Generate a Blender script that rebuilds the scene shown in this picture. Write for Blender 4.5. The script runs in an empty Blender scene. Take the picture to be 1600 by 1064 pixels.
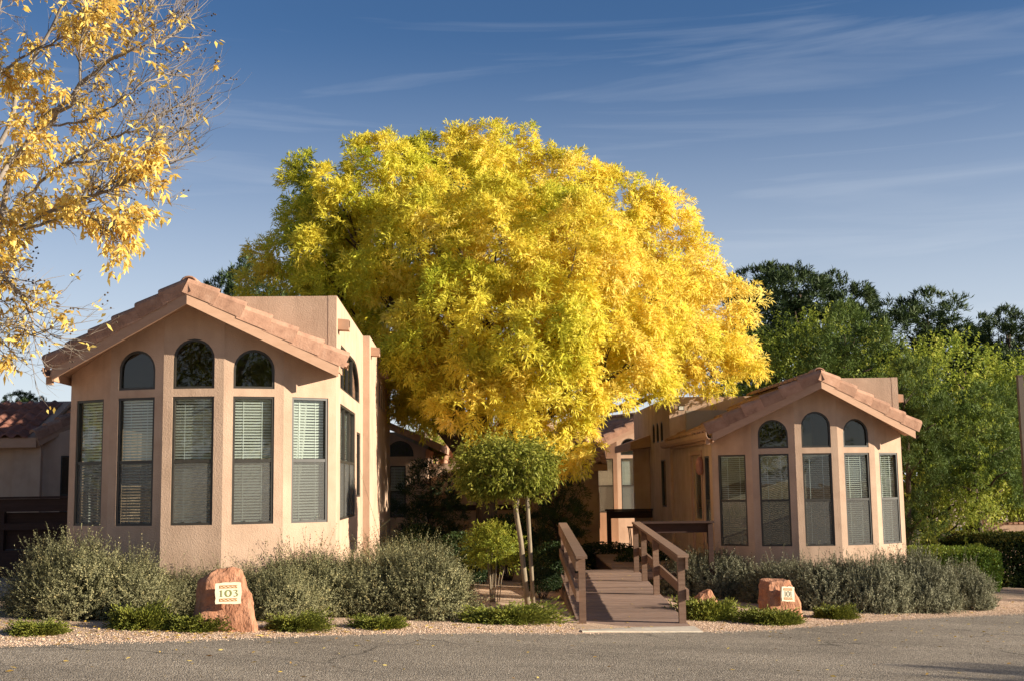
import bpy, bmesh, math, random
import numpy as np
from mathutils import Vector, Matrix, noise
from mathutils.geometry import delaunay_2d_cdt

scene = bpy.context.scene
col = scene.collection
R = math.radians
RNG = np.random.default_rng(7)
random.seed(7)

# ------------------------------------------------------------------ camera, sky, sun, exposure
FPX, PITCH, ROLL, EYE = 1850.0, 0.1206, 0.0139, 2.0
cam_data = bpy.data.cameras.new('camera')
cam_data.sensor_width = 36.0
cam_data.lens = FPX / 1600 * 36.0
cam_data.clip_end = 3000
cam = bpy.data.objects.new('camera', cam_data)
cam.matrix_world = Matrix.Translation((0, 0, EYE)) @ Matrix.Rotation(math.pi / 2 + PITCH, 4, 'X') @ Matrix.Rotation(-ROLL, 4, 'Z')
col.objects.link(cam)
scene.camera = cam

SUN_EL, SUN_FRONT = R(16.5), R(14.5)          # the sun stands low on the right, a little on the viewer's side
sun_dir = Vector((math.cos(SUN_EL) * math.cos(SUN_FRONT), -math.cos(SUN_EL) * math.sin(SUN_FRONT), math.sin(SUN_EL)))
world = bpy.data.worlds.new('World')
scene.world = world
world.use_nodes = True
wn, wl = world.node_tree.nodes, world.node_tree.links
wn.clear()
w_out = wn.new('ShaderNodeOutputWorld')
w_bg = wn.new('ShaderNodeBackground')
w_sky = wn.new('ShaderNodeTexSky')
w_sky.sky_type = 'NISHITA'
w_sky.sun_disc = False
w_sky.sun_elevation = SUN_EL
w_sky.sun_rotation = math.atan2(sun_dir.x, sun_dir.y)
w_sky.air_density = 1.0
w_sky.dust_density = 0.4
w_sky.ozone_density = 2.5
w_sky.altitude = 1300
# thin cirrus, streaked along the horizon, all round the sky
w_tc = wn.new('ShaderNodeTexCoord')
w_sep = wn.new('ShaderNodeSeparateXYZ')
wl.new(w_tc.outputs['Generated'], w_sep.inputs[0])
w_az = wn.new('ShaderNodeMath'); w_az.operation = 'ARCTAN2'
wl.new(w_sep.outputs['X'], w_az.inputs[0]); wl.new(w_sep.outputs['Y'], w_az.inputs[1])
w_cmb = wn.new('ShaderNodeCombineXYZ')
w_m1 = wn.new('ShaderNodeMath'); w_m1.operation = 'MULTIPLY'; w_m1.inputs[1].default_value = 1.7
w_m2 = wn.new('ShaderNodeMath'); w_m2.operation = 'MULTIPLY'; w_m2.inputs[1].default_value = 24.0
wl.new(w_az.outputs[0], w_m1.inputs[0]); wl.new(w_sep.outputs['Z'], w_m2.inputs[0])
w_cmb.inputs[2].default_value = 8.3
wl.new(w_m1.outputs[0], w_cmb.inputs[0]); wl.new(w_m2.outputs[0], w_cmb.inputs[1])
w_n = wn.new('ShaderNodeTexNoise')
w_n.inputs['Scale'].default_value = 1.15; w_n.inputs['Detail'].default_value = 8; w_n.inputs['Roughness'].default_value = 0.56
w_n.inputs['Distortion'].default_value = 0.7
wl.new(w_cmb.outputs[0], w_n.inputs['Vector'])
w_r = wn.new('ShaderNodeMapRange')
w_r.inputs['From Min'].default_value = 0.52; w_r.inputs['From Max'].default_value = 0.84
w_r.inputs['To Min'].default_value = 0.0; w_r.inputs['To Max'].default_value = 0.30
wl.new(w_n.outputs['Fac'], w_r.inputs['Value'])
w_mix = wn.new('ShaderNodeMix'); w_mix.data_type = 'RGBA'
w_hsv = wn.new('ShaderNodeHueSaturation'); w_hsv.inputs['Hue'].default_value = 0.506; w_hsv.inputs['Saturation'].default_value = 1.16; w_hsv.inputs['Value'].default_value = 0.65
wl.new(w_sky.outputs[0], w_hsv.inputs['Color'])
wl.new(w_r.outputs[0], w_mix.inputs['Factor'])
wl.new(w_hsv.outputs[0], w_mix.inputs['A'])
w_mix.inputs['B'].default_value = (4.4, 4.7, 5.2, 1)
# pale haze towards the horizon, the same all round
w_hz = wn.new('ShaderNodeMapRange'); w_hz.interpolation_type = 'SMOOTHSTEP'
w_hz.inputs['From Min'].default_value = 0.38; w_hz.inputs['From Max'].default_value = -0.02
w_hz.inputs['To Min'].default_value = 0.0; w_hz.inputs['To Max'].default_value = 0.78
wl.new(w_sep.outputs['Z'], w_hz.inputs['Value'])
w_mix2 = wn.new('ShaderNodeMix'); w_mix2.data_type = 'RGBA'
wl.new(w_hz.outputs[0], w_mix2.inputs['Factor']); wl.new(w_mix.outputs['Result'], w_mix2.inputs['A'])
w_mix2.inputs['B'].default_value = (5.0, 5.2, 5.5, 1)
wl.new(w_mix2.outputs['Result'], w_bg.inputs['Color'])
w_bg.inputs['Strength'].default_value = 0.076
wl.new(w_bg.outputs[0], w_out.inputs['Surface'])

sun_data = bpy.data.lights.new('sun', 'SUN')
sun_data.energy = 4.6
sun_data.angle = R(0.5)
sun_data.color = (1.0, 0.90, 0.74)
sun = bpy.data.objects.new('sun', sun_data)
sun.rotation_euler = sun_dir.to_track_quat('Z', 'Y').to_euler()
sun.location = (40, -10, 20)
col.objects.link(sun)

scene.view_settings.view_transform = 'Standard'
scene.view_settings.look = 'None'
scene.view_settings.gamma = 1.0
scene.view_settings.use_curve_mapping = False
scene.view_settings.exposure = 1.18

# ------------------------------------------------------------------ pixel helpers (a pixel is only a direction)
_c, _s = math.cos(PITCH), math.sin(PITCH)
_cr, _sr = math.cos(ROLL), math.sin(ROLL)
def ray(px, py):
    a, b = px - 800, py - 532
    x, y = a * _cr - b * _sr, a * _sr + b * _cr
    v = -y / FPX
    return Vector((x / FPX, _c - v * _s, _s + v * _c))
def at(px, py, Y):
    r = ray(px, py) * 1.0
    r *= Y / r.y
    return Vector((r.x, r.y, r.z + EYE))
def zg(x, y):
    x = max(-25.0, min(25.0, x)); y = max(-25.0, min(60.0, y))
    return 0.03 - 0.05 * x - 0.02 * (y - 17)
def gp(px, py):
    r = ray(px, py)
    t = (0.03 + 0.34 - EYE) / (r.z + 0.05 * r.x + 0.02 * r.y)
    p = r * t
    return Vector((p.x, p.y, zg(p.x, p.y)))
def gx(px, Y):
    p = at(px, 757, Y)
    return Vector((p.x, Y, zg(p.x, Y)))

# ------------------------------------------------------------------ materials
M = {}
def ramp(nt, fac, stops):
    n = nt.nodes.new('ShaderNodeValToRGB')
    els = n.color_ramp.elements
    els[0].position, els[0].color = stops[0][0], (*stops[0][1], 1)
    els[1].position, els[1].color = stops[-1][0], (*stops[-1][1], 1)
    for p, c in stops[1:-1]:
        e = els.new(p); e.color = (*c, 1)
    nt.links.new(fac, n.inputs[0])
    return n.outputs[0]
def mat(name, stops, scale=4.0, rough=0.85, bump=0.0, bscale=60.0, bdist=0.01, stretch=(1, 1, 1), detail=6, rand=0.0, metallic=0.0,
        spec=0.3, big=0.0, bigscale=0.4, coords='Object', streak=0.0):
    m = bpy.data.materials.new(name); m.use_nodes = True
    nt = m.node_tree; N, Lk = nt.nodes, nt.links
    b = N['Principled BSDF']
    tc = N.new('ShaderNodeTexCoord'); mp = N.new('ShaderNodeMapping'); mp.inputs['Scale'].default_value = stretch
    Lk.new(tc.outputs[coords], mp.inputs['Vector'])
    oi = N.new('ShaderNodeObjectInfo')
    add = N.new('ShaderNodeVectorMath'); add.operation = 'ADD'
    sc = N.new('ShaderNodeVectorMath'); sc.operation = 'SCALE'; sc.inputs['Scale'].default_value = 37.0
    cb = N.new('ShaderNodeCombineXYZ')
    for i in range(3): Lk.new(oi.outputs['Random'], cb.inputs[i])
    Lk.new(cb.outputs[0], sc.inputs[0]); Lk.new(mp.outputs[0], add.inputs[0])
    Lk.new(sc.outputs[0], add.inputs[1])
    n = N.new('ShaderNodeTexNoise'); n.inputs['Scale'].default_value = scale; n.inputs['Detail'].default_value = detail
    n.inputs['Roughness'].default_value = 0.6
    Lk.new(add.outputs[0], n.inputs['Vector'])
    c = ramp(nt, n.outputs['Fac'], stops)
    if big:
        n2 = N.new('ShaderNodeTexNoise'); n2.inputs['Scale'].default_value = bigscale; n2.inputs['Detail'].default_value = 4
        Lk.new(add.outputs[0], n2.inputs['Vector'])
        mr = N.new('ShaderNodeMapRange'); mr.inputs['From Min'].default_value = .3; mr.inputs['From Max'].default_value = .7
        mr.inputs['To Min'].default_value = 1 - big; mr.inputs['To Max'].default_value = 1 + big
        Lk.new(n2.outputs['Fac'], mr.inputs['Value'])
        mx = N.new('ShaderNodeVectorMath'); mx.operation = 'SCALE'
        Lk.new(c, mx.inputs[0]); Lk.new(mr.outputs[0], mx.inputs['Scale']); c = mx.outputs[0]
    if streak:
        mps = N.new('ShaderNodeMapping'); mps.inputs['Scale'].default_value = (3.2, 3.2, .22); Lk.new(add.outputs[0], mps.inputs['Vector'])
        n3 = N.new('ShaderNodeTexNoise'); n3.inputs['Scale'].default_value = 1.6; n3.inputs['Detail'].default_value = 5; Lk.new(mps.outputs[0], n3.inputs['Vector'])
        mr = N.new('ShaderNodeMapRange'); mr.inputs['From Min'].default_value = .35; mr.inputs['From Max'].default_value = .62; mr.inputs['To Min'].default_value = 1 - streak; mr.inputs['To Max'].default_value = 1.02
        Lk.new(n3.outputs['Fac'], mr.inputs['Value'])
        mx = N.new('ShaderNodeVectorMath'); mx.operation = 'SCALE'
        Lk.new(c, mx.inputs[0]); Lk.new(mr.outputs[0], mx.inputs['Scale']); c = mx.outputs[0]
    if rand:
        mr = N.new('ShaderNodeMapRange'); mr.inputs['To Min'].default_value = 1 - rand; mr.inputs['To Max'].default_value = 1 + rand
        Lk.new(oi.outputs['Random'], mr.inputs['Value'])
        mx = N.new('ShaderNodeVectorMath'); mx.operation = 'SCALE'
        Lk.new(c, mx.inputs[0]); Lk.new(mr.outputs[0], mx.inputs['Scale']); c = mx.outputs[0]
    Lk.new(c, b.inputs['Base Color'])
    b.inputs['Roughness'].default_value = rough
    b.inputs['Metallic'].default_value = metallic
    b.inputs['Specular IOR Level'].default_value = spec
    if bump:
        bn = N.new('ShaderNodeTexNoise'); bn.inputs['Scale'].default_value = bscale; bn.inputs['Detail'].default_value = 4
        Lk.new(add.outputs[0], bn.inputs['Vector'])
        bp = N.new('ShaderNodeBump'); bp.inputs['Strength'].default_value = bump; bp.inputs['Distance'].default_value = bdist
        Lk.new(bn.outputs['Fac'], bp.inputs['Height']); Lk.new(bp.outputs[0], b.inputs['Normal'])
    M[name] = m
    return m
def leaf_mat(name, stops, trans=0.35, rough=0.55, spec=0.15):
    tone = name not in ('ash_leaf', 'amber_leaf', 'pebble', 'fallen_leaf')
    m = bpy.data.materials.new(name); m.use_nodes = True
    nt = m.node_tree; N, Lk = nt.nodes, nt.links
    b = N['Principled BSDF']; out = N['Material Output']
    a = N.new('ShaderNodeAttribute'); a.attribute_name = 'tint'
    c = ramp(nt, a.outputs['Fac'], stops)
    oi = N.new('ShaderNodeObjectInfo'); mr = N.new('ShaderNodeMapRange'); mr.inputs['To Min'].default_value = .82; mr.inputs['To Max'].default_value = 1.12
    Lk.new(oi.outputs['Random'], mr.inputs['Value']); ml = N.new('ShaderNodeVectorMath'); ml.operation = 'SCALE'
    Lk.new(c, ml.inputs[0]); Lk.new(mr.outputs[0], ml.inputs['Scale']); c = ml.outputs[0] if tone else c
    Lk.new(c, b.inputs['Base Color']); b.inputs['Roughness'].default_value = rough; b.inputs['Specular IOR Level'].default_value = spec
    t = N.new('ShaderNodeBsdfTranslucent'); Lk.new(c, t.inputs['Color'])
    mx = N.new('ShaderNodeMixShader'); mx.inputs[0].default_value = trans
    Lk.new(b.outputs[0], mx.inputs[1]); Lk.new(t.outputs[0], mx.inputs[2]); Lk.new(mx.outputs[0], out.inputs['Surface'])
    M[name] = m
    return m

mat('stucco', [(0.25, (0.455, 0.305, 0.211)), (0.5, (0.517, 0.355, 0.25)), (0.8, (0.57, 0.398, 0.284))], scale=3.0, rough=0.95, bump=0.4, bscale=55, bdist=0.016, spec=0.1, big=0.08, bigscale=0.9, streak=0.10)
mat('trim', [(0.3, (0.42, 0.25, 0.16)), (0.7, (0.48, 0.295, 0.195))], scale=5, rough=0.8, bump=0.12, bscale=70, stretch=(1, 1, 3), spec=0.2)
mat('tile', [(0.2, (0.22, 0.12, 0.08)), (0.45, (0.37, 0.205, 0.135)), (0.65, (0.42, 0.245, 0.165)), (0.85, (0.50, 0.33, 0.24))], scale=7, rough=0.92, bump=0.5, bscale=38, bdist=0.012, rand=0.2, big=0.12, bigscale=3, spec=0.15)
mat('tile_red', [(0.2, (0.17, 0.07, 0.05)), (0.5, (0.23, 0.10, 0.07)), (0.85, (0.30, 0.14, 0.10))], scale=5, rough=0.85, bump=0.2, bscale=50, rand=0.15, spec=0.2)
mat('bronze', [(0.3, (0.030, 0.026, 0.020)), (0.7, (0.045, 0.038, 0.028))], scale=8, rough=0.45, spec=0.5)
mat('slat', [(0.3, (0.84, 0.84, 0.78)), (0.7, (0.89, 0.89, 0.84))], scale=2, rough=0.6)
mat('curtain', [(0.3, (0.55, 0.53, 0.47)), (0.7, (0.64, 0.62, 0.56))], scale=3, rough=0.9)
mat('room', [(0.3, (0.30, 0.24, 0.18)), (0.7, (0.36, 0.29, 0.22))], scale=2, rough=0.9)
mat('door', [(0.3, (0.40, 0.26, 0.14)), (0.7, (0.46, 0.30, 0.17))], scale=4, rough=0.6)
mat('wood', [(0.25, (0.165, 0.096, 0.062)), (0.5, (0.23, 0.14, 0.094)), (0.8, (0.295, 0.19, 0.133))], scale=3.5, rough=0.8, bump=0.3, bscale=30, bdist=0.006, stretch=(1, 8, 8), rand=0.16, spec=0.2)
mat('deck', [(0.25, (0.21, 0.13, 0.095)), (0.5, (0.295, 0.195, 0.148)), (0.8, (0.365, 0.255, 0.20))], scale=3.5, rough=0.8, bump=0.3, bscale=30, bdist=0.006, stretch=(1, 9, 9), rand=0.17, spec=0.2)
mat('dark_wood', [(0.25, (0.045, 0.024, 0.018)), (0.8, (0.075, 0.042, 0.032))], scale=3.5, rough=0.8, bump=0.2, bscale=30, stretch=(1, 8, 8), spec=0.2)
mat('grey_wood', [(0.2, (0.15, 0.115, 0.075)), (0.5, (0.26, 0.205, 0.14)), (0.85, (0.36, 0.30, 0.21))], scale=6, rough=0.9, bump=0.4, bscale=40, stretch=(5, 5, 0.7), spec=0.1)
mat('bark', [(0.2, (0.05, 0.035, 0.024)), (0.8, (0.13, 0.095, 0.068))], scale=7, rough=0.95, bump=0.6, bscale=14, bdist=0.03, stretch=(2, 2, 0.5), spec=0.1)
mat('pale_bark', [(0.2, (0.15, 0.12, 0.095)), (0.8, (0.36, 0.31, 0.26))], scale=7, rough=0.95, bump=0.3, bscale=30, bdist=0.008, stretch=(1, 1, 1), spec=0.1)
mat('concrete', [(0.3, (0.46, 0.38, 0.29)), (0.7, (0.58, 0.50, 0.40))], scale=9, rough=0.95, bump=0.3, bscale=80, big=0.12, bigscale=2)
mat('red_rock', [(0.15, (0.24, 0.10, 0.055)), (0.45, (0.36, 0.17, 0.098)), (0.75, (0.45, 0.235, 0.145)), (0.95, (0.53, 0.33, 0.235))], scale=6, rough=0.9, bump=0.7, bscale=24, bdist=0.03, stretch=(1.4, 1.4, 0.8), big=0.2, bigscale=2.0, spec=0.1)
mat('plaque', [(0.3, (0.72, 0.61, 0.42)), (0.7, (0.80, 0.70, 0.52))], scale=12, rough=0.8, bump=0.15, bscale=90)
mat('plaque_green', [(0.3, (0.17, 0.19, 0.055)), (0.7, (0.23, 0.25, 0.08))], scale=10, rough=0.7)
mat('plaque_slate', [(0.3, (0.10, 0.11, 0.07)), (0.7, (0.14, 0.15, 0.10))], scale=10, rough=0.7)
mat('plaque_rust', [(0.3, (0.38, 0.16, 0.03)), (0.7, (0.46, 0.21, 0.05))], scale=10, rough=0.7)
mat('white_metal', [(0.3, (0.62, 0.60, 0.55)), (0.7, (0.7, 0.68, 0.62))], scale=5, rough=0.5)
mat('lamp_shade', [(0.3, (0.75, 0.7, 0.6)), (0.7, (0.8, 0.76, 0.68))], scale=5, rough=0.8)
mat('ceramic', [(0.3, (0.36, 0.15, 0.10)), (0.7, (0.48, 0.22, 0.15))], scale=12, rough=0.7, bump=0.3, bscale=30)
mat('car_paint', [(0.3, (0.10, 0.11, 0.12)), (0.7, (0.12, 0.13, 0.14))], scale=1, rough=0.25, spec=0.6)
mat('rubber', [(0.3, (0.02, 0.02, 0.02)), (0.7, (0.03, 0.03, 0.03))], scale=5, rough=0.9)
mat('post_brown', [(0.3, (0.10, 0.075, 0.055)), (0.7, (0.13, 0.10, 0.075))], scale=5, rough=0.7)

def glass_mat(name, tint):
    m = bpy.data.materials.new(name); m.use_nodes = True
    nt = m.node_tree; N, Lk = nt.nodes, nt.links
    N.remove(N['Principled BSDF']); out = N['Material Output']
    t = N.new('ShaderNodeBsdfTransparent'); t.inputs['Color'].default_value = (*tint, 1)
    g = N.new('ShaderNodeBsdfGlossy'); g.inputs['Roughness'].default_value = 0.015
    bn = N.new('ShaderNodeTexNoise'); bn.inputs['Scale'].default_value = 1.6
    tc = N.new('ShaderNodeTexCoord'); Lk.new(tc.outputs['Object'], bn.inputs['Vector'])
    bp = N.new('ShaderNodeBump'); bp.inputs['Strength'].default_value = 0.04; bp.inputs['Distance'].default_value = 0.05
    Lk.new(bn.outputs['Fac'], bp.inputs['Height']); Lk.new(bp.outputs[0], g.inputs['Normal'])
    lw_ = N.new('ShaderNodeLayerWeight'); lw_.inputs['Blend'].default_value = .5     # Schlick reflectance, the same from both sides of the sheet
    pw5 = N.new('ShaderNodeMath'); pw5.operation = 'POWER'; pw5.inputs[1].default_value = 5.0; Lk.new(lw_.outputs['Facing'], pw5.inputs[0])
    fr = N.new('ShaderNodeMath'); fr.operation = 'MULTIPLY_ADD'; fr.inputs[1].default_value = .9; fr.inputs[2].default_value = .05; Lk.new(pw5.outputs[0], fr.inputs[0])
    mx = N.new('ShaderNodeMixShader')
    Lk.new(fr.outputs[0], mx.inputs[0]); Lk.new(t.outputs[0], mx.inputs[1]); Lk.new(g.outputs[0], mx.inputs[2])
    Lk.new(mx.outputs[0], out.inputs['Surface'])
    M[name] = m
glass_mat('glass', (0.85, 0.88, 0.86))
glass_mat('dark_glass', (0.45, 0.48, 0.47))
def screen_mat():
    m = bpy.data.materials.new('insect_mesh'); m.use_nodes = True
    nt = m.node_tree; N, Lk = nt.nodes, nt.links
    b = N['Principled BSDF']; out = N['Material Output']
    b.inputs['Base Color'].default_value = (0.15, 0.145, 0.13, 1); b.inputs['Roughness'].default_value = 0.8
    t = N.new('ShaderNodeBsdfTransparent'); mx = N.new('ShaderNodeMixShader'); mx.inputs[0].default_value = 0.28
    Lk.new(t.outputs[0], mx.inputs[1]); Lk.new(b.outputs[0], mx.inputs[2]); Lk.new(mx.outputs[0], out.inputs['Surface'])
    M['insect_mesh'] = m
screen_mat()

def ground_mats():
    # pinkish decomposed granite
    m = bpy.data.materials.new('granite_gravel'); m.use_nodes = True
    nt = m.node_tree; N, Lk = nt.nodes, nt.links; b = N['Principled BSDF']
    tc = N.new('ShaderNodeTexCoord')
    v = N.new('ShaderNodeTexVoronoi'); v.inputs['Scale'].default_value = 55; Lk.new(tc.outputs['Object'], v.inputs['Vector'])
    c = ramp(nt, v.outputs['Color'], [(0.0, (0.36, 0.23, 0.145)), (0.35, (0.52, 0.355, 0.24)), (0.7, (0.63, 0.45, 0.31)), (1.0, (0.74, 0.58, 0.44))])
    n = N.new('ShaderNodeTexNoise'); n.inputs['Scale'].default_value = 1.3; n.inputs['Detail'].default_value = 5; Lk.new(tc.outputs['Object'], n.inputs['Vector'])
    mr = N.new('ShaderNodeMapRange'); mr.inputs['From Min'].default_value = .3; mr.inputs['From Max'].default_value = .7; mr.inputs['To Min'].default_value = .8; mr.inputs['To Max'].default_value = 1.12
    Lk.new(n.outputs['Fac'], mr.inputs['Value'])
    mx = N.new('ShaderNodeVectorMath'); mx.operation = 'SCALE'; Lk.new(c, mx.inputs[0]); Lk.new(mr.outputs[0], mx.inputs['Scale'])
    Lk.new(mx.outputs[0], b.inputs['Base Color']); b.inputs['Roughness'].default_value = .95; b.inputs['Specular IOR Level'].default_value = .1
    bp = N.new('ShaderNodeBump'); bp.inputs['Strength'].default_value = .8; bp.inputs['Distance'].default_value = .012
    Lk.new(v.outputs['Distance'], bp.inputs['Height']); bp.invert = True
    Lk.new(bp.outputs[0], b.inputs['Normal']); M['granite_gravel'] = m
    # worn asphalt with light aggregate
    m = bpy.data.materials.new('asphalt'); m.use_nodes = True
    nt = m.node_tree; N, Lk = nt.nodes, nt.links; b = N['Principled BSDF']
    tc = N.new('ShaderNodeTexCoord')
    v = N.new('ShaderNodeTexVoronoi'); v.inputs['Scale'].default_value = 62; Lk.new(tc.outputs['Object'], v.inputs['Vector'])
    c = ramp(nt, v.outputs['Color'], [(0.0, (0.095, 0.075, 0.055)), (0.45, (0.24, 0.195, 0.145)), (0.8, (0.38, 0.315, 0.24)), (1.0, (0.58, 0.50, 0.40))])
    n = N.new('ShaderNodeTexNoise'); n.inputs['Scale'].default_value = .55; n.inputs['Detail'].default_value = 7; n.inputs['Roughness'].default_value = .62
    mp = N.new('ShaderNodeMapping'); mp.inputs['Scale'].default_value = (.6, 1.5, 1); Lk.new(tc.outputs['Object'], mp.inputs['Vector']); Lk.new(mp.outputs[0], n.inputs['Vector'])
    mr = N.new('ShaderNodeMapRange'); mr.inputs['From Min'].default_value = .32; mr.inputs['From Max'].default_value = .68; mr.inputs['To Min'].default_value = .72; mr.inputs['To Max'].default_value = 1.18
    Lk.new(n.outputs['Fac'], mr.inputs['Value'])
    mx = N.new('ShaderNodeVectorMath'); mx.operation = 'SCALE'; Lk.new(c, mx.inputs[0]); Lk.new(mr.outputs[0], mx.inputs['Scale'])
    def curve_fac(node_out, a, b_, c_, d_):
        q = N.new('ShaderNodeMapRange'); q.inputs['From Min'].default_value = a; q.inputs['From Max'].default_value = b_; q.inputs['To Min'].default_value = c_; q.inputs['To Max'].default_value = d_
        Lk.new(node_out, q.inputs['Value']); return q.outputs[0]
    wob = N.new('ShaderNodeTexNoise'); wob.inputs['Scale'].default_value = 1.4; wob.inputs['Detail'].default_value = 5; Lk.new(tc.outputs['Object'], wob.inputs['Vector'])
    wv = N.new('ShaderNodeVectorMath'); wv.operation = 'MULTIPLY_ADD'; wv.inputs[1].default_value = (.9, .9, .9); Lk.new(wob.outputs['Color'], wv.inputs[0]); Lk.new(tc.outputs['Object'], wv.inputs[2])
    ck = N.new('ShaderNodeTexVoronoi'); ck.feature = 'DISTANCE_TO_EDGE'; ck.inputs['Scale'].default_value = .28; Lk.new(wv.outputs[0], ck.inputs['Vector'])
    crack = curve_fac(ck.outputs['Distance'], .0, .011, .4, 1.0)
    mk = N.new('ShaderNodeTexNoise'); mk.inputs['Scale'].default_value = .5; Lk.new(tc.outputs['Object'], mk.inputs['Vector'])
    gate = curve_fac(mk.outputs['Fac'], .45, .55, .0, 1.0)
    inv = N.new('ShaderNodeMath'); inv.operation = 'SUBTRACT'; inv.inputs[0].default_value = 1.0; Lk.new(crack, inv.inputs[1])
    g2 = N.new('ShaderNodeMath'); g2.operation = 'MULTIPLY'; Lk.new(inv.outputs[0], g2.inputs[0]); Lk.new(gate, g2.inputs[1])
    g3 = N.new('ShaderNodeMath'); g3.operation = 'SUBTRACT'; g3.inputs[0].default_value = 1.0; Lk.new(g2.outputs[0], g3.inputs[1])
    ob = N.new('ShaderNodeTexVoronoi'); ob.inputs['Scale'].default_value = .9; mpo = N.new('ShaderNodeMapping'); mpo.inputs['Scale'].default_value = (1, .55, 1); Lk.new(wv.outputs[0], mpo.inputs['Vector']); Lk.new(mpo.outputs[0], ob.inputs['Vector'])
    oil = curve_fac(ob.outputs['Distance'], .03, .085, .62, 1.0)
    g4 = N.new('ShaderNodeMath'); g4.operation = 'MULTIPLY'; Lk.new(g3.outputs[0], g4.inputs[0]); Lk.new(oil, g4.inputs[1])
    mx2 = N.new('ShaderNodeVectorMath'); mx2.operation = 'SCALE'; Lk.new(mx.outputs[0], mx2.inputs[0]); Lk.new(g4.outputs[0], mx2.inputs['Scale']); mx = mx2
    Lk.new(mx.outputs[0], b.inputs['Base Color']); b.inputs['Roughness'].default_value = .9; b.inputs['Specular IOR Level'].default_value = .25
    bp = N.new('ShaderNodeBump'); bp.inputs['Strength'].default_value = .9; bp.inputs['Distance'].default_value = .012
    Lk.new(v.outputs['Distance'], bp.inputs['Height']); bp.invert = True
    Lk.new(bp.outputs[0], b.inputs['Normal']); M['asphalt'] = m
ground_mats()

leaf_mat('ash_leaf', [(0.0, (0.36, 0.42, 0.035)), (0.3, (0.62, 0.60, 0.06)), (0.55, (0.84, 0.72, 0.09)), (0.8, (0.92, 0.72, 0.13)), (1.0, (0.95, 0.80, 0.24))], trans=0.48)
leaf_mat('amber_leaf', [(0.0, (0.68, 0.40, 0.10)), (0.5, (0.87, 0.62, 0.14)), (1.0, (0.94, 0.76, 0.26))], trans=0.4)
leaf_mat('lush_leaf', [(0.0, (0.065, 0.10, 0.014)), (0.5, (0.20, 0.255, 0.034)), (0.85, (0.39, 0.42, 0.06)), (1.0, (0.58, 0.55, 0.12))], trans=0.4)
leaf_mat('pine_needle', [(0.0, (0.025, 0.045, 0.018)), (0.6, (0.07, 0.105, 0.036)), (1.0, (0.13, 0.165, 0.05))], trans=0.12)
leaf_mat('light_pine', [(0.0, (0.045, 0.08, 0.018)), (0.6, (0.12, 0.17, 0.034)), (1.0, (0.22, 0.26, 0.06))], trans=0.15)
leaf_mat('sage_leaf', [(0.0, (0.065, 0.065, 0.028)), (0.5, (0.20, 0.19, 0.09)), (0.85, (0.32, 0.30, 0.155)), (1.0, (0.44, 0.37, 0.17))], trans=0.15)
leaf_mat('silver_leaf', [(0.0, (0.075, 0.075, 0.04)), (0.5, (0.20, 0.195, 0.115)), (1.0, (0.35, 0.33, 0.205))], trans=0.15)
leaf_mat('juniper', [(0.0, (0.045, 0.06, 0.012)), (0.5, (0.165, 0.18, 0.028)), (1.0, (0.32, 0.31, 0.055))], trans=0.15)
leaf_mat('topiary_leaf', [(0.0, (0.09, 0.115, 0.014)), (0.5, (0.27, 0.285, 0.036)), (1.0, (0.50, 0.46, 0.09))], trans=0.3)
leaf_mat('nandina_leaf', [(0.0, (0.10, 0.13, 0.018)), (0.6, (0.27, 0.29, 0.034)), (1.0, (0.45, 0.32, 0.06))], trans=0.3)
leaf_mat('hedge_leaf', [(0.0, (0.035, 0.075, 0.010)), (0.6, (0.10, 0.17, 0.02)), (1.0, (0.27, 0.31, 0.045))], trans=0.2)
leaf_mat('shaded_hedge_leaf', [(0.0, (0.02, 0.035, 0.008)), (0.6, (0.045, 0.07, 0.013)), (1.0, (0.30, 0.27, 0.05))], trans=0.12)  # shaded front and sunlit top of the tall hedge, put into its colour
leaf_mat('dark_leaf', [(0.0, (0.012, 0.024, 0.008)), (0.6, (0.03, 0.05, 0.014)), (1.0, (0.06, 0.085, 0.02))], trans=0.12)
leaf_mat('fallen_leaf', [(0.0, (0.30, 0.15, 0.04)), (0.5, (0.56, 0.36, 0.06)), (1.0, (0.74, 0.56, 0.16))], trans=0.1)
leaf_mat('pebble', [(0.0, (0.36, 0.23, 0.145)), (0.5, (0.56, 0.39, 0.27)), (1.0, (0.74, 0.58, 0.44))], trans=0.0, rough=.95)

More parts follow.
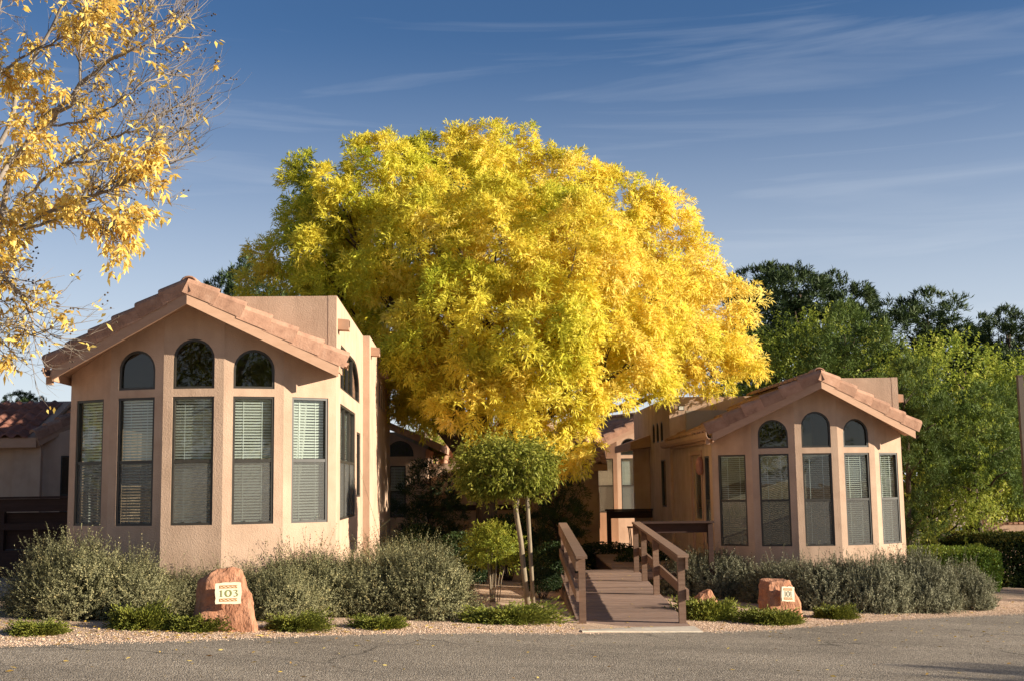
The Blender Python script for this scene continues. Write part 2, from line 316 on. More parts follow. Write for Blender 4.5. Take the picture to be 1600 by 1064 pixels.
# ------------------------------------------------------------------ mesh helpers
def tag(o, label=None, cat=None, group=None, kind=None):
    if label: o['label'] = label
    if cat: o['category'] = cat
    if group: o['group'] = group
    if kind: o['kind'] = kind
    return o
def link(name, me, parent=None, loc=None):
    o = bpy.data.objects.new(name, me)
    col.objects.link(o)
    if parent is not None: o.parent = parent
    if loc is not None: o.location = loc
    return o
def empty(name, loc, rz=0.0):
    o = link(name, None, None, loc); o.rotation_euler = (0, 0, rz); o.empty_display_size = 0.2
    return o
class MB:
    def __init__(self, off=(0, 0, 0)):
        self.v = []; self.f = []; self.off = Vector(off); self.sm = []
    def add(self, vs, fs, smooth=False):
        n = len(self.v)
        self.v += [tuple(Vector(v) + self.off) for v in vs]
        self.f += [tuple(i + n for i in f) for f in fs]
        self.sm += [smooth] * len(fs)
        return self
    def hexa(self, p):      # 8 points: bottom 4 then top 4
        return self.add(p, [(3, 2, 1, 0), (4, 5, 6, 7), (0, 1, 5, 4), (1, 2, 6, 5), (2, 3, 7, 6), (3, 0, 4, 7)])
    def box(self, x0, x1, y0, y1, z0, z1):
        return self.hexa([(x0, y0, z0), (x1, y0, z0), (x1, y1, z0), (x0, y1, z0), (x0, y0, z1), (x1, y0, z1), (x1, y1, z1), (x0, y1, z1)])
    def beam(self, a, b, w, h, up=Vector((0, 0, 1))):   # box from a to b, w across, h along up
        a, b = Vector(a), Vector(b); d = (b - a).normalized(); s = d.cross(up).normalized(); u = s.cross(d)
        p = []
        for du in (-h / 2, h / 2):
            for q, sg in ((a, -1), (a, 1), (b, 1), (b, -1)): p.append(q + s * sg * w / 2 + u * du)
        return self.hexa(p)
    def tube(self, pts, rad, n=7, cap=True):
        pts = [Vector(p) for p in pts]; vs = []; fs = []
        ref = Vector((0.3, 0.9, 0.2)).normalized()
        for i, p in enumerate(pts):
            d = (pts[min(i + 1, len(pts) - 1)] - pts[max(i - 1, 0)]).normalized()
            s = d.cross(ref)
            if s.length < 1e-3: s = d.cross(Vector((1, 0, 0)))
            s.normalize(); t = d.cross(s)
            for k in range(n):
                a = 2 * math.pi * k / n
                vs.append(p + (s * math.cos(a) + t * math.sin(a)) * rad[i])
        for i in range(len(pts) - 1):
            for k in range(n):
                k2 = (k + 1) % n
                fs.append((i * n + k, i * n + k2, (i + 1) * n + k2, (i + 1) * n + k))
        if cap: fs.append(tuple(range(n))[::-1]); fs.append(tuple((len(pts) - 1) * n + k for k in range(n)))
        return self.add(vs, fs, True)
    def panel(self, outline, holes, t, fr, d0=0.0):
        """slab with holes: outline / holes in (u, z), thickness t inward from depth d0; fr maps (u, z, d) to a point"""
        pts = []; edges = []; loops = [outline] + list(holes)
        for lp in loops:
            s = len(pts); k = len(lp)
            pts += [Vector((p[0], p[1])) for p in lp]
            edges += [(s + i, s + (i + 1) % k) for i in range(k)]
        vo, eo, fo, *_ = delaunay_2d_cdt(pts, edges, [], 1, 1e-6)
        def inside(q, lp):
            c = False; j = len(lp) - 1
            for i in range(len(lp)):
                if (lp[i][1] > q[1]) != (lp[j][1] > q[1]) and q[0] < (lp[j][0] - lp[i][0]) * (q[1] - lp[i][1]) / (lp[j][1] - lp[i][1]) + lp[i][0]: c = not c
                j = i
            return c
        keep = []
        for f in fo:
            q = sum((vo[i] for i in f), Vector((0, 0))) / len(f)
            if inside(q, outline) and not any(inside(q, h) for h in holes): keep.append(f)
        n = len(vo)
        vs = [fr(v.x, v.y, d0) for v in vo] + [fr(v.x, v.y, d0 + t) for v in vo]
        fs = [tuple(f) for f in keep] + [tuple(i + n for i in reversed(f)) for f in keep]
        cnt = {}
        for f in keep:
            for i in range(len(f)):
                a, b = f[i], f[(i + 1) % len(f)]
                cnt[(min(a, b), max(a, b))] = cnt.get((min(a, b), max(a, b)), []) + [(a, b)]
        for e, l in cnt.items():
            if len(l) == 1:
                a, b = l[0]; fs.append((b, a, a + n, b + n))
        return self.add(vs, fs)
    def mesh(self, name, m=None, smooth=None, fix=True):
        me = bpy.data.meshes.new(name)
        me.from_pydata(self.v, [], self.f)
        if fix:
            bm = bmesh.new(); bm.from_mesh(me); bmesh.ops.recalc_face_normals(bm, faces=bm.faces); bm.to_mesh(me); bm.free()
        if smooth is not None: me.polygons.foreach_set('use_smooth', [smooth] * len(me.polygons))
        elif any(self.sm): me.polygons.foreach_set('use_smooth', self.sm)
        if m: me.materials.append(M[m])
        me.update()
        return me
    def build(self, name, m, parent=None, loc=None, smooth=None):
        return link(name, self.mesh(name, m, smooth), parent, loc)

def quad_mesh(name, Q, tint, m):
    """Q (n,4,3) quads with one tint value per quad"""
    n = len(Q)
    me = bpy.data.meshes.new(name)
    me.vertices.add(n * 4); me.vertices.foreach_set('co', np.ascontiguousarray(Q, dtype=np.float32).ravel())
    me.loops.add(n * 4); me.loops.foreach_set('vertex_index', np.arange(n * 4, dtype=np.int32))
    me.polygons.add(n); me.polygons.foreach_set('loop_start', np.arange(0, n * 4, 4, dtype=np.int32))
    a = me.attributes.new('tint', 'FLOAT', 'POINT')
    a.data.foreach_set('value', np.repeat(np.clip(tint, 0, 1), 4).astype(np.float32))
    me.materials.append(M[m])
    me.update(calc_edges=True)
    return me
def unit(a): return a / np.maximum(np.linalg.norm(a, axis=-1, keepdims=True), 1e-9)
def rvec(n): return unit(RNG.normal(size=(n, 3)))
def leaves(P, D, Ln, W, droop=0.0, face=None):
    n = len(P); D = unit(D)
    S = unit(np.cross(D, rvec(n) if face is None else face + rvec(n) * .55))
    Nn = np.cross(S, D)
    Ln = np.broadcast_to(np.asarray(Ln, float).reshape(-1, 1), (n, 1)); W = np.broadcast_to(np.asarray(W, float).reshape(-1, 1), (n, 1))
    mid = P + D * Ln * .45 + Nn * Ln * .06
    tip = P + D * Ln - np.array([0, 0, 1.]) * Ln * droop
    return np.stack([P, mid + S * W / 2, tip, mid - S * W / 2], 1)

def frame_fn(p0, p1, S):
    """facet frame: u from p0 to p1 (plan), d inward, z from the sill plus S"""
    a = Vector((p0[0], p0[1])); b = Vector((p1[0], p1[1])); u = (b - a).normalized(); n = Vector((u.y, -u.x))
    def fr(uu, z, d): q = a + u * uu - n * d; return Vector((q.x, q.y, z + S))
    return fr, (b - a).length
def rect(u0, u1, z0, z1): return [(u0, z0), (u1, z0), (u1, z1), (u0, z1)]
def arch(uc, hw, z0, ztop, n=12):
    zs = ztop - hw
    return [(uc - hw, z0), (uc + hw, z0)] + [(uc + hw * math.cos(math.pi * k / n), zs + hw * math.sin(math.pi * k / n)) for k in range(n + 1)]
def quarter(u0, u1, z0, z1, uk):
    n = 8
    return [(u0, z0), (u1, z0)] + [(uk + (u1 - uk) * math.cos(math.pi / 2 * k / n), z0 + .12 + (z1 - z0 - .12) * math.sin(math.pi / 2 * k / n)) for k in range(n + 1)] + [(u0 + .12, z1), (u0, z1 - .1)]
def shrink(poly, e):
    """inset of a convex counter-clockwise outline"""
    out = []; n = len(poly)
    for i in range(n):
        p, a, b = Vector(poly[i]), Vector(poly[i - 1]), Vector(poly[(i + 1) % n])
        d1 = (p - a).normalized(); d2 = (b - p).normalized()
        n1 = Vector((-d1.y, d1.x)); n2 = Vector((-d2.y, d2.x)); k = n1 + n2
        k = k / max(1e-6, k.dot(n1)) if k.length > 1e-4 else n1
        out.append(tuple(p + k * e))
    return out

BL = dict(tilt=.025)
def blind_mesh(fr, u0, u1, z0, z1, d, pitch=0.042, tilt=0.016, closed=0.018):
    mb = MB(); z = z0
    while z < z1:
        mb.add([fr(u0, z, d + closed), fr(u1, z, d + closed), fr(u1, z + tilt, d), fr(u0, z + tilt, d)], [(0, 1, 2, 3)])
        z += pitch
    for q in (.25, .75):
        uu = u0 + (u1 - u0) * q
        mb.add([fr(uu - .004, z0, d - .004), fr(uu + .004, z0, d - .004), fr(uu + .004, z1, d - .004), fr(uu - .004, z1, d - .004)], [(0, 1, 2, 3)])
    mb.add([fr(u0, z1, d - .01), fr(u1, z1, d - .01), fr(u1, z1 + .035, d - .01), fr(u0, z1 + .035, d - .01)], [(0, 1, 2, 3)])
    return mb
def curtain_mesh(fr, ua, ub, uw, z0, z1, d):
    """drape hanging from the top, gathered towards ub at the bottom"""
    mb = MB(); n, k = 60, 10; vs = []; fs = []
    for j in range(k + 1):
        t = j / k; wd = (uw - ua) * (1 - .55 * t ** 1.5)
        for i in range(n + 1):
            s = i / n
            vs.append(fr(ua + (ub - ua) * t * .2 + wd * s, z1 + (z0 - z1) * t, d + .025 * math.sin(s * 20 + t * 2)))
    for j in range(k):
        for i in range(n): fs.append((j * (n + 1) + i, j * (n + 1) + i + 1, (j + 1) * (n + 1) + i + 1, (j + 1) * (n + 1) + i))
    return mb.add(vs, fs, True)
def window(par, fr, outline, rail=None, mull=(), blind=None, screen=True, dark=False, name='window', curtain=None, bar=.034):
    """frame mesh with pane(s), insect screen, blind and curtain as sub-parts"""
    us = [p[0] for p in outline]; zs = [p[1] for p in outline]; u0, u1, z0, z1 = min(us), max(us), min(zs), max(zs)
    outer = shrink(outline, -.004); inner = shrink(outline, bar)
    mb = MB(); mb.panel(outer, [inner], .06, fr, .012)
    def bx(a, b, c, e, d0, d1): mb.hexa([fr(a, c, d0), fr(b, c, d0), fr(b, c, d1), fr(a, c, d1), fr(a, e, d0), fr(b, e, d0), fr(b, e, d1), fr(a, e, d1)])
    if rail: bx(u0 + .01, u1 - .01, rail - .022, rail + .022, .018, .066)
    for q in mull: bx(q - .018, q + .018, z0 + .01, z1 - .02 if rail is None or True else z1, .016, .064)
    if rail:
        for q in (.3, .7): bx(u0 + (u1 - u0) * q - .02, u0 + (u1 - u0) * q + .02, z0 + .036, z0 + .052, .010, .02)
    w = mb.build(name, 'bronze', par)
    gm = 'dark_glass' if dark else 'glass'
    mp = shrink(outline, bar - .006)
    if rail:
        pz = [(rail, z1 - bar + .006, .052), (z0 + bar - .006, rail, .040)]
        for a, b, d in pz: MB().panel(rect(u0 + bar - .006, u1 - bar + .006, a, b), [], .005, fr, d).build('pane', gm, w)
        if screen: MB().panel(rect(u0 + bar - .004, u1 - bar + .004, z0 + bar - .004, rail - .015), [], .002, fr, .026).build('insect_screen', 'insect_mesh', w)
    else:
        MB().panel(mp, [], .005, fr, .045).build('pane', gm, w)
    if blind:
        b = blind_mesh(fr, u0 + .03, u1 - .03, z0 + .03 + blind.get('lift', 0), z1 - .06, .095, tilt=blind.get('tilt', .016), closed=blind.get('closed', .012)).build('blind', 'slat', w)
        tag(b, kind='stuff')
    if curtain:
        curtain_mesh(fr, *curtain, z0 + .1, z1 - .04, .2).build('curtain', 'curtain', w, smooth=True)
    return w

# ------------------------------------------------------------------ roof tiles (shared meshes)
def barrel_tile(wd=.29, ln=.46, h=.075, n=6):
    mb = MB(); vs = []; fs = []
    prof = [(-wd / 2 - .01, 0.0)] + [(-wd / 2 + wd * .66 * (i / n), h * math.sin(math.pi * i / n)) for i in range(1, n)] + [(wd * .16 + .0, 0.004), (wd / 2 + .005, -.004)]
    k = len(prof)
    for (y, dz) in ((0, .035), (ln, 0.0)):
        for (x, z) in prof: vs.append((x, y, z + dz))
    for (x, z) in prof: vs.append((x, 0, z + .035 - .022))
    for i in range(k - 1):
        fs.append((i, i + 1, k + i + 1, k + i)); fs.append((2 * k + i, 2 * k + i + 1, i + 1, i))
    return mb.add(vs, fs, True)
def rake_tile(ln=.47):
    """covers the roof edge: x is outward, z up, y from the lower end up the rake"""
    prof = [(.045, -.06), (.05, .11), (.032, .145), (.0, .175), (-.05, .182), (-.10, .165), (-.14, .11)]
    mb = MB(); vs = []; fs = []; k = len(prof)
    for y, s, dz in ((0, 1.1, .016), (.03, 1.1, .016), (ln, .96, -.016)):
        for x, z in prof: vs.append((x * s, y, z * s + dz))
    for x, z in prof: vs.append((x * .9, .004, z * .86))
    for r in (0, 1):
        for i in range(k - 1): fs.append((r * k + i, r * k + i + 1, (r + 1) * k + i + 1, (r + 1) * k + i))
    for i in range(k - 1): fs.append((3 * k + i, 3 * k + i + 1, i + 1, i))
    return mb.add(vs, fs, False)
def ridge_tile(ln=.46):
    mb = MB(); vs = []; fs = []; n = 8
    for y, r in ((0, .125), (ln, .105)):
        for i in range(n + 1):
            a = math.pi * i / n; vs.append((r * math.cos(a), y, r * .85 * math.sin(a)))
    for i in range(n + 1):
        a = math.pi * i / n; vs.append((.10 * math.cos(a), 0.003, .10 * .85 * math.sin(a)))
    k = n + 1
    for i in range(n): fs.append((i, i + 1, k + i + 1, k + i)); fs.append((2 * k + i, 2 * k + i + 1, i + 1, i))
    return mb.add(vs, fs, True)
TILE = barrel_tile().mesh('roof_tile', 'tile', fix=False)
RAKE = rake_tile().mesh('rake_tile', 'tile', smooth=False, fix=False)
RIDGE = ridge_tile().mesh('ridge_tile', 'tile', fix=False)
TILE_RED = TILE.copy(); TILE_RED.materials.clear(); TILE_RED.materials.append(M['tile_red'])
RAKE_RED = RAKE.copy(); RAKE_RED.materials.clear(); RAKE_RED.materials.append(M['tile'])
def place(name, me, parent, origin, xax, yax, jit=.0):
    x = Vector(xax).normalized(); y = Vector(yax).normalized(); z = x.cross(y).normalized(); x = y.cross(z)
    o = link(name, me, parent)
    m = Matrix((x, y, z)).transposed().to_4x4()
    if jit: m = m @ Matrix.Rotation(random.uniform(-jit, jit), 4, 'Z') @ Matrix.Rotation(random.uniform(-jit, jit), 4, 'X')
    m.translation = Vector(origin)
    o.matrix_local = m
    return o

# ------------------------------------------------------------------ ground, road, pad
def grid_sheet(name, xs, ys, m, dz):
    vs = [(x, y, zg(x, y) + dz) for y in ys for x in xs]; k = len(xs)
    fs = [(j * k + i, j * k + i + 1, (j + 1) * k + i + 1, (j + 1) * k + i) for j in range(len(ys) - 1) for i in range(k - 1)]
    o = MB().add(vs, fs).build(name, m); tag(o, kind='structure'); return o
far = [-1500, -400, -120, -60]
grid_sheet('ground', far + list(np.linspace(-25, 25, 21)) + [60, 120, 400, 1500], [-400, -120, -60] + list(np.linspace(-25, 60, 35)) + [120, 400, 1500], 'granite_gravel', 0.0)
EDGE = [(-60, -22), (-20, 2.2), (-9, 10.1), (-7, 11.55), (-5.41, 12.69), (-3.71, 13.87), (-1.67, 15.3), (-.2, 15.95), (.89, 16.25), (2.48, 16.95), (3.69, 17.73), (5.1, 19.1), (6.61, 20.61), (7.6, 21.45), (8.51, 22.1), (9.6, 23.0), (11, 24.1), (14, 25.3), (20, 26.6), (25, 27.3), (60, 31)]
def road():
    fine = []
    for (a, b) in zip(EDGE[:-1], EDGE[1:]):
        n = max(1, int(math.hypot(b[0] - a[0], b[1] - a[1]) / .12)) if -8 < a[0] < 12 else 3
        for i in range(n):
            t = i / n; x, y = a[0] + (b[0] - a[0]) * t, a[1] + (b[1] - a[1]) * t
            w = .07 * noise.noise((x * 1.7, y * 1.7, 0)) + .035 * noise.noise((x * 7, y * 7, 3))
            fine.append((x, y + w))
    fine.append(EDGE[-1])
    vs = []; fs = []
    for (x, y) in fine: vs.append((x, y, zg(x, y) + .005))
    k = len(fine)
    rows = [.97, .85, .6, .3, 0]
    for r in rows:
        for (x, y) in fine:
            yy = -60 + (y + 60) * r; vs.append((x, yy, zg(x, yy) + .008))
    for j in range(len(rows)):
        for i in range(k - 1): fs.append(((j + 1) * k + i, (j + 1) * k + i + 1, j * k + i + 1, j * k + i))
    o = MB().add(vs, fs).build('road', 'asphalt'); tag(o, kind='structure')
road()
# concrete apron at the foot of the ramp
pz = EYE - 2.07
mb = MB(); mb.hexa([(.90, 16.42, pz - .25), (2.62, 16.98, pz - .25), (2.58, 17.52, pz - .2), (.86, 17.52, pz - .2), (.90, 16.42, zg(.9, 16.42) + .02), (2.62, 16.98, zg(2.6, 17) + .02), (2.58, 17.52, pz), (.86, 17.52, pz)])
tag(mb.build('pavement', 'concrete'), kind='structure')

# ------------------------------------------------------------------ the cottages
SILL = 1.35      # local height of the bay window sills above the cottage's base
FW, DL, WW = .8694, .2945, .5965
def bow_pts():
    pts = [(0.0, 0.0)]
    for k in (-2, -1, 0, 1, 2): pts.append((pts[-1][0] + FW * math.cos(k * DL), pts[-1][1] + FW * math.sin(k * DL)))
    w = pts[-1][0]
    return [(p[0] - w / 2, p[1]) for p in pts]
BOW = bow_pts(); HW = BOW[-1][0]
RS, ZU = .478, 3.20            # roof slope, underside at the ridge
def cottage(name, loc, rot, label, group, style):
    S = SILL
    root = empty(name, loc, rot); tag(root, label, 'cottage', group)
    zb = -SILL - .3
    WT = .13
    zu = lambda x: ZU - RS * abs(x)
    # front bow: five facets
    for i in range(5):
        p0, p1 = BOW[i], BOW[i + 1]; fr, ln = frame_fn(p0, p1, S); uc = ln / 2
        out = [(0, zb), (ln, zb), (ln, zu(p1[0]) + .02)] + ([(uc, zu(0) + .02)] if i == 2 else []) + [(0, zu(p0[0]) + .02)]
        wr = rect(uc - WW / 2, uc + WW / 2, 0, 1.85); holes = [wr]
        if i in (1, 2, 3):
            ar = arch(uc, WW / 2, 1.965, 2.69 if i == 2 else 2.54); holes.append(ar)
        MB().panel(out, holes, WT, fr).build('wall', 'stucco', root)
        st = style['front'][i]
        window(root, fr, wr, rail=.915, blind=st.get('blind', BL), curtain=(uc + st['curtain'][0] * WW / 2, uc + st['curtain'][1] * WW / 2, uc + st['curtain'][2] * WW / 2) if 'curtain' in st else None)
        if i in (1, 2, 3): window(root, fr, ar, dark=True, name='arched_window')
    # right side wall, front section
    Y1, Y2 = 4.95, 11.7
    fr, ln = frame_fn((HW, 0), (HW, Y1), S)
    w3 = rect(.6, 3.3, 0, 1.82); q3 = quarter(.6, 4.2, 2.06, 2.76, 3.0); nw = rect(3.6, 4.4, .33, 1.51)
    MB().panel([(0, zb), (ln, zb), (ln, 3.43), (0, 3.43)], [w3, q3, nw], WT, fr).build('wall', 'stucco', root)
    window(root, fr, w3, rail=.92, mull=(1.5, 2.4), blind=BL)
    window(root, fr, q3, mull=(1.3, 2.1, 2.9), dark=True, name='arched_window')
    window(root, fr, nw, dark=True)
    # right side wall, rear section standing a little proud
    X2 = HW + .13
    fr, ln = frame_fn((X2, Y1 + .002), (X2, Y2), S)
    sm = [arch(u, .22, 2.24, 2.84) for u in (2.9, 3.7, 4.5)]
    MB().panel([(0, zb), (ln, zb), (ln, 3.43), (0, 3.43)], sm, WT, fr).build('wall', 'stucco', root)
    for a in sm: window(root, fr, a, dark=True, name='arched_window')
    MB((0, 0, S)).box(.2, X2 - WT, Y1 + .004, Y1 + .16, ZU - .02, 3.425).build('parapet', 'stucco', root)
    MB((0, 0, S)).box(HW - WT - .01, X2 - WT + .004, Y1 + .003, Y1 + .14, zb, ZU).build('wall', 'stucco', root)
    # left side wall, front section
    fr, ln = frame_fn((-HW, Y1), (-HW, 0), S)
    tw = rect(ln - .85, ln - .3, 0, 1.85); dr = rect(ln - 2.3, ln - 1.15, -.55, 1.9)
    MB().panel([(0, zb), (ln, zb), (ln, zu(HW) + .02), (0, zu(HW) + .02)], [tw, dr], WT, fr).build('wall', 'stucco', root)
    window(root, fr, tw, rail=.915, blind=BL)
    d = MB().panel(shrink(dr, -.003), [rect(dr[0][0] + .18, dr[1][0] - .18, .5, 1.6)], .05, fr, .03).build('door', 'door', root)
    MB().panel(rect(dr[0][0] + .17, dr[1][0] - .17, .49, 1.61), [], .006, fr, .05).build('pane', 'dark_glass', d)
    MB().tube([fr(dr[1][0] - .09, .28, .03), fr(dr[1][0] - .09, .28, -.04), fr(dr[1][0] - .2, .28, -.04)], [.012] * 3, 6).build('handle', 'white_metal', d)
    MB().panel([(dr[0][0] - .09, -.55), (dr[0][0] - .002, -.55), (dr[0][0] - .002, 1.902), (dr[1][0] + .002, 1.902), (dr[1][0] + .002, -.55), (dr[1][0] + .09, -.55), (dr[1][0] + .09, 1.99), (dr[0][0] - .09, 1.99)], [], .04, fr, -.025).build('door_frame', 'trim', root)
    # clay lantern beside the door
    lz, lu = 1.66, ln - 1.0
    lan = MB().tube([fr(lu, lz - .2, -.07), fr(lu, lz - .14, -.07), fr(lu, lz + .08, -.07), fr(lu, lz + .16, -.07), fr(lu, lz + .19, -.07)], [.04, .085, .085, .05, .01], 8).build('wall_lantern', 'ceramic', root)
    # left side wall, rear section
    fr, ln = frame_fn((-HW - .06, Y2), (-HW - .06, Y1 + .002), S)
    sl = rect(ln - 1.6, ln - .8, .68, 1.89); th = [arch(ln - u, .22, 2.36, 2.9) for u in (1.3, 2.0, 2.7)]
    MB().panel([(0, zb), (ln, zb), (ln, 3.43), (0, 3.43)], [sl] + th, WT, fr).build('wall', 'stucco', root)
    window(root, fr, sl, dark=True)
    for a in th: window(root, fr, a, dark=True, name='arched_window')
    MB((0, 0, S)).box(-HW - .055 + WT, .2, Y1 + .003, Y1 + .16, ZU - RS * HW, 3.426).build('parapet', 'stucco', root)
    MB((0, 0, S)).box(-HW - .055, -HW + .2, Y1 - .004, Y1 + .10, ZU - RS * HW - .2, 3.424).build('parapet', 'stucco', root)
    # back wall, roof deck, front parapet on the right half
    fr, ln = frame_fn((X2 - .02, Y2), (-HW - .04, Y2), S)
    MB().panel([(0, zb), (ln, zb), (ln, 3.42), (0, 3.42)], [], WT, fr).build('wall', 'stucco', root)
    MB((0, 0, S)).box(.16, HW - WT + .012, .004, .15, ZU - RS * HW - .25, 3.426).build('parapet', 'stucco', root)
    MB((0, 0, S)).box(.03, .16, .02, Y1 + .02, ZU - .12, 3.422).build('parapet', 'stucco', root)
    MB((0, 0, S)).box(.1, HW - .05, .1, Y1 + .1, 3.0, 3.1).build('flat_roof', 'stucco', root)
    MB((0, 0, S)).box(-HW, X2 - .05, Y1 + .1, Y2 - .05, 3.0, 3.1).build('flat_roof', 'stucco', root)
    # rear porch roof over the left side
    MB((0, 0, S)).hexa([(-HW - .62, 8.3, 2.22), (-HW - .058, 8.3, 2.3), (-HW - .058, Y2 + .4, 2.3), (-HW - .62, Y2 + .4, 2.22), (-HW - .62, 8.3, 2.42), (-HW - .058, 8.3, 2.62), (-HW - .058, Y2 + .4, 2.62), (-HW - .62, Y2 + .4, 2.42)]).build('porch_roof', 'trim', root)
    MB((0, 0, S)).box(-HW - .5, -HW - .059, 8.6, 8.75, zb, 2.25).build('porch_pier', 'stucco', root)
    # scuppers
    for (y, z, x) in ((.28, 3.02, HW), (5.35, 3.17, X2), (8.3, 3.0, X2)):
        MB((0, 0, S)).add([(x - .02, y - .11, z - .09), (x + .17, y - .11, z - .10), (x + .17, y + .11, z - .10), (x - .02, y + .11, z - .09), (x - .02, y - .11, z + .08), (x + .17, y - .11, z + .06), (x + .17, y + .11, z + .06), (x - .02, y + .11, z + .08), (x + .17, y - .07, z + .06), (x + .17, y + .07, z + .06), (x + .17, y - .07, z - .05), (x + .17, y + .07, z - .05)],
            [(0, 1, 2, 3), (0, 1, 5, 4), (3, 2, 6, 7), (4, 5, 6, 7), (1, 10, 8, 5), (2, 6, 9, 11), (1, 2, 11, 10)]).build('scupper', 'trim', root)
    # interior
    fl = [(p[0] * .93, p[1] * .93 + .1) for p in BOW] + [(HW - .1, Y1), (-HW + .1, Y1)]; k = len(fl)
    MB((0, 0, S)).add([(x, y, z) for z in (-.65, -.55) for x, y in fl], [tuple(range(k))[::-1], tuple(range(k, 2 * k))] + [(i, (i + 1) % k, k + (i + 1) % k, k + i) for i in range(k)]).build('floor', 'room', root)
    MB((0, 0, S)).box(-HW + .12, HW - .12, 3.55, 3.65, -.55, 3.0).build('partition', 'room', root)
    # roof over the bow and the left side: prow-shaped front edge
    AP, EX, EY = -1.22, 2.08, -.57
    yed = lambda x: AP + (EY - AP) * abs(x) / EX
    rb = MB((0, 0, S)); T = .09
    for sgn, yb in ((1, .0), (-1, Y1)):
        a = [(0, AP + .03), (sgn * EX, EY + .03), (sgn * EX, yb), (0, yb)]
        lo = [(x, y, ZU - RS * abs(x)) for x, y in a]; hi = [(x, y, ZU + T - RS * abs(x)) for x, y in a]
        rb.hexa(lo + hi if sgn > 0 else lo[::-1] + hi[::-1])
    roof = rb.build('roof', 'trim', root)
    # bargeboards in a shallow V
    for sgn in (1, -1):
        a, b = (0, AP), (sgn * EX, EY)
        t = .055; dx, dy = (EY - AP) / math.hypot(EX, EY - AP) * sgn * -1, -EX / math.hypot(EX, EY - AP)
        p = []
        for z0, z1 in ((3.12, 3.12 - RS * EX), (3.335, 3.335 - RS * EX)):
            p += [(a[0], a[1] - t * 1.05, z0), (b[0] - dx * 0 + (0), b[1] - t * 1.05, z1), (b[0], b[1], z1), (a[0], a[1], z0)]
        MB((0, 0, S)).hexa(p if sgn > 0 else [p[1], p[0], p[3], p[2], p[5], p[4], p[7], p[6]]).build('bargeboard', 'trim', root)
    # eave fascia, gutter and downpipe outlet on the left
    MB((0, 0, S)).box(-EX - .0, -EX + .03, EY - .02, Y1 - .3, ZU - RS * EX - .1, ZU - RS * EX + .06).build('fascia', 'trim', root)
    g = MB((0, 0, S)); gy0, gy1 = EY - .05, Y1 + .6
    prof = [(-EX - .003, .07), (-EX - .003, -.06), (-EX - .09, -.06), (-EX - .13, .0), (-EX - .14, .08), (-EX - .125, .08), (-EX - .115, .005), (-EX - .085, -.045), (-EX - .02, -.045)]
    zz = ZU - RS * EX + .02; k = len(prof)
    g.add([(x, y, z + zz) for y in (gy0, gy1) for x, z in prof], [(i, i + 1, k + i + 1, k + i) for i in range(k - 1)] + [tuple(range(k))[::-1], tuple(range(k, 2 * k))])
    g.box(-EX - .12, -EX - .03, gy0 + .12, gy0 + .2, zz - .16, zz - .055)
    g.build('gutter', 'trim', root)
    # field tiles
    sl_v = lambda sgn: Vector((sgn, 0, -RS)).normalized()
    cs = math.cos(math.atan(RS))
    for sgn, yb in ((1, -.02), (-1, Y1 - .05)):
        up = -sl_v(sgn); along = Vector((0, 1, 0)) if sgn < 0 else Vector((0, -1, 0))
        # x axis of the tile so that x cross y points up
        xa = Vector((0, -1, 0)) if sgn < 0 else Vector((0, 1, 0))
        nrm = xa.cross(up)
        if nrm.z < 0: xa = -xa
        y = AP + .25
        while y < yb:
            for c in range(7):
                s = EX + .07 - (c * .36) * cs      # x of lower end
                if s < .30: continue
                if y < yed(s) + .2: continue
                o = Vector((sgn * s, y, S + ZU + T + .012 - RS * s))
                place('roof_tile', TILE, roof, o, xa, up, .012)
            y += .292
    # ridge tiles
    y = AP + .05; first = True
    while y < Y1 - .4:
        place('ridge_tile', RIDGE, roof, (0, y, S + ZU + T + .12 + (.03 if first else 0)), (1, 0, 0), (0, 1, .03), .01); y += .40; first = False
    # rake tiles
    for sgn in (1, -1):
        top = Vector((0, AP - .02, S + 3.335)); bot = Vector((sgn * EX, EY - .02, S + 3.335 - RS * EX)); d = (bot - top); L = d.length; d.normalize()
        outw = Vector((d.y * -sgn * -1, 0, 0)); hd = Vector((d.x, d.y, 0)).normalized(); outw = Vector((hd.y, -hd.x, 0)) if sgn > 0 else Vector((-hd.y, hd.x, 0))
        n = 6; stp = (L + .10) / n
        for i in range(n):
            q = top + d * (stp * (i + 1))
            me = RAKE if sgn < 0 else RAKE_M
            place('rake_tile', me, roof, q, outw if sgn < 0 else -outw, -d, .012)
    if style.get('flood'):
        f = MB((0, 0, S)).box(-1.83, -1.69, Y1 - .12, Y1 - .06, 3.08, 3.2).box(-1.775, -1.745, Y1 - .07, Y1 + .01, 3.12, 3.15).build('flood_light', 'bronze', root)
        MB((0, 0, S)).box(-1.815, -1.705, Y1 - .126, Y1 - .119, 3.095, 3.185).build('lens', 'white_metal', f)
    return root
# mirrored rake tile for the right slope
RAKE_M = RAKE.copy(); RAKE_M.name = 'rake_tile'
for v in RAKE_M.vertices: v.co.x = -v.co.x
RAKE_M.flip_normals()

HL = (-4.6766, 17.9177, EYE - .5186); HR = (6.1036, 24.7701, EYE - 1.309)
grp = 'stucco cottages with bow windows'
stL = dict(front=[dict(blind=BL), dict(blind=BL), dict(blind=BL), dict(blind=BL), dict(blind=BL, curtain=(-.9, -.9, .2))])
stR = dict(front=[dict(blind=dict(tilt=.007)), dict(blind=dict(tilt=.008)), dict(blind=dict(tilt=.006)), dict(blind=dict(tilt=.016), curtain=(-.1, .9, .9)), dict(blind=dict(tilt=.012), curtain=(.15, .9, .9))], flood=True)
cottage('cottage', (HL[0], HL[1], HL[2] - SILL), .045, 'tan stucco cottage whose bow window stands behind the boulder numbered 103', grp, stL)
cottage('cottage', (HR[0], HR[1], HR[2] - SILL), .03, 'tan cottage with gutter and flood light, standing behind the boulder numbered 101', grp, stR)
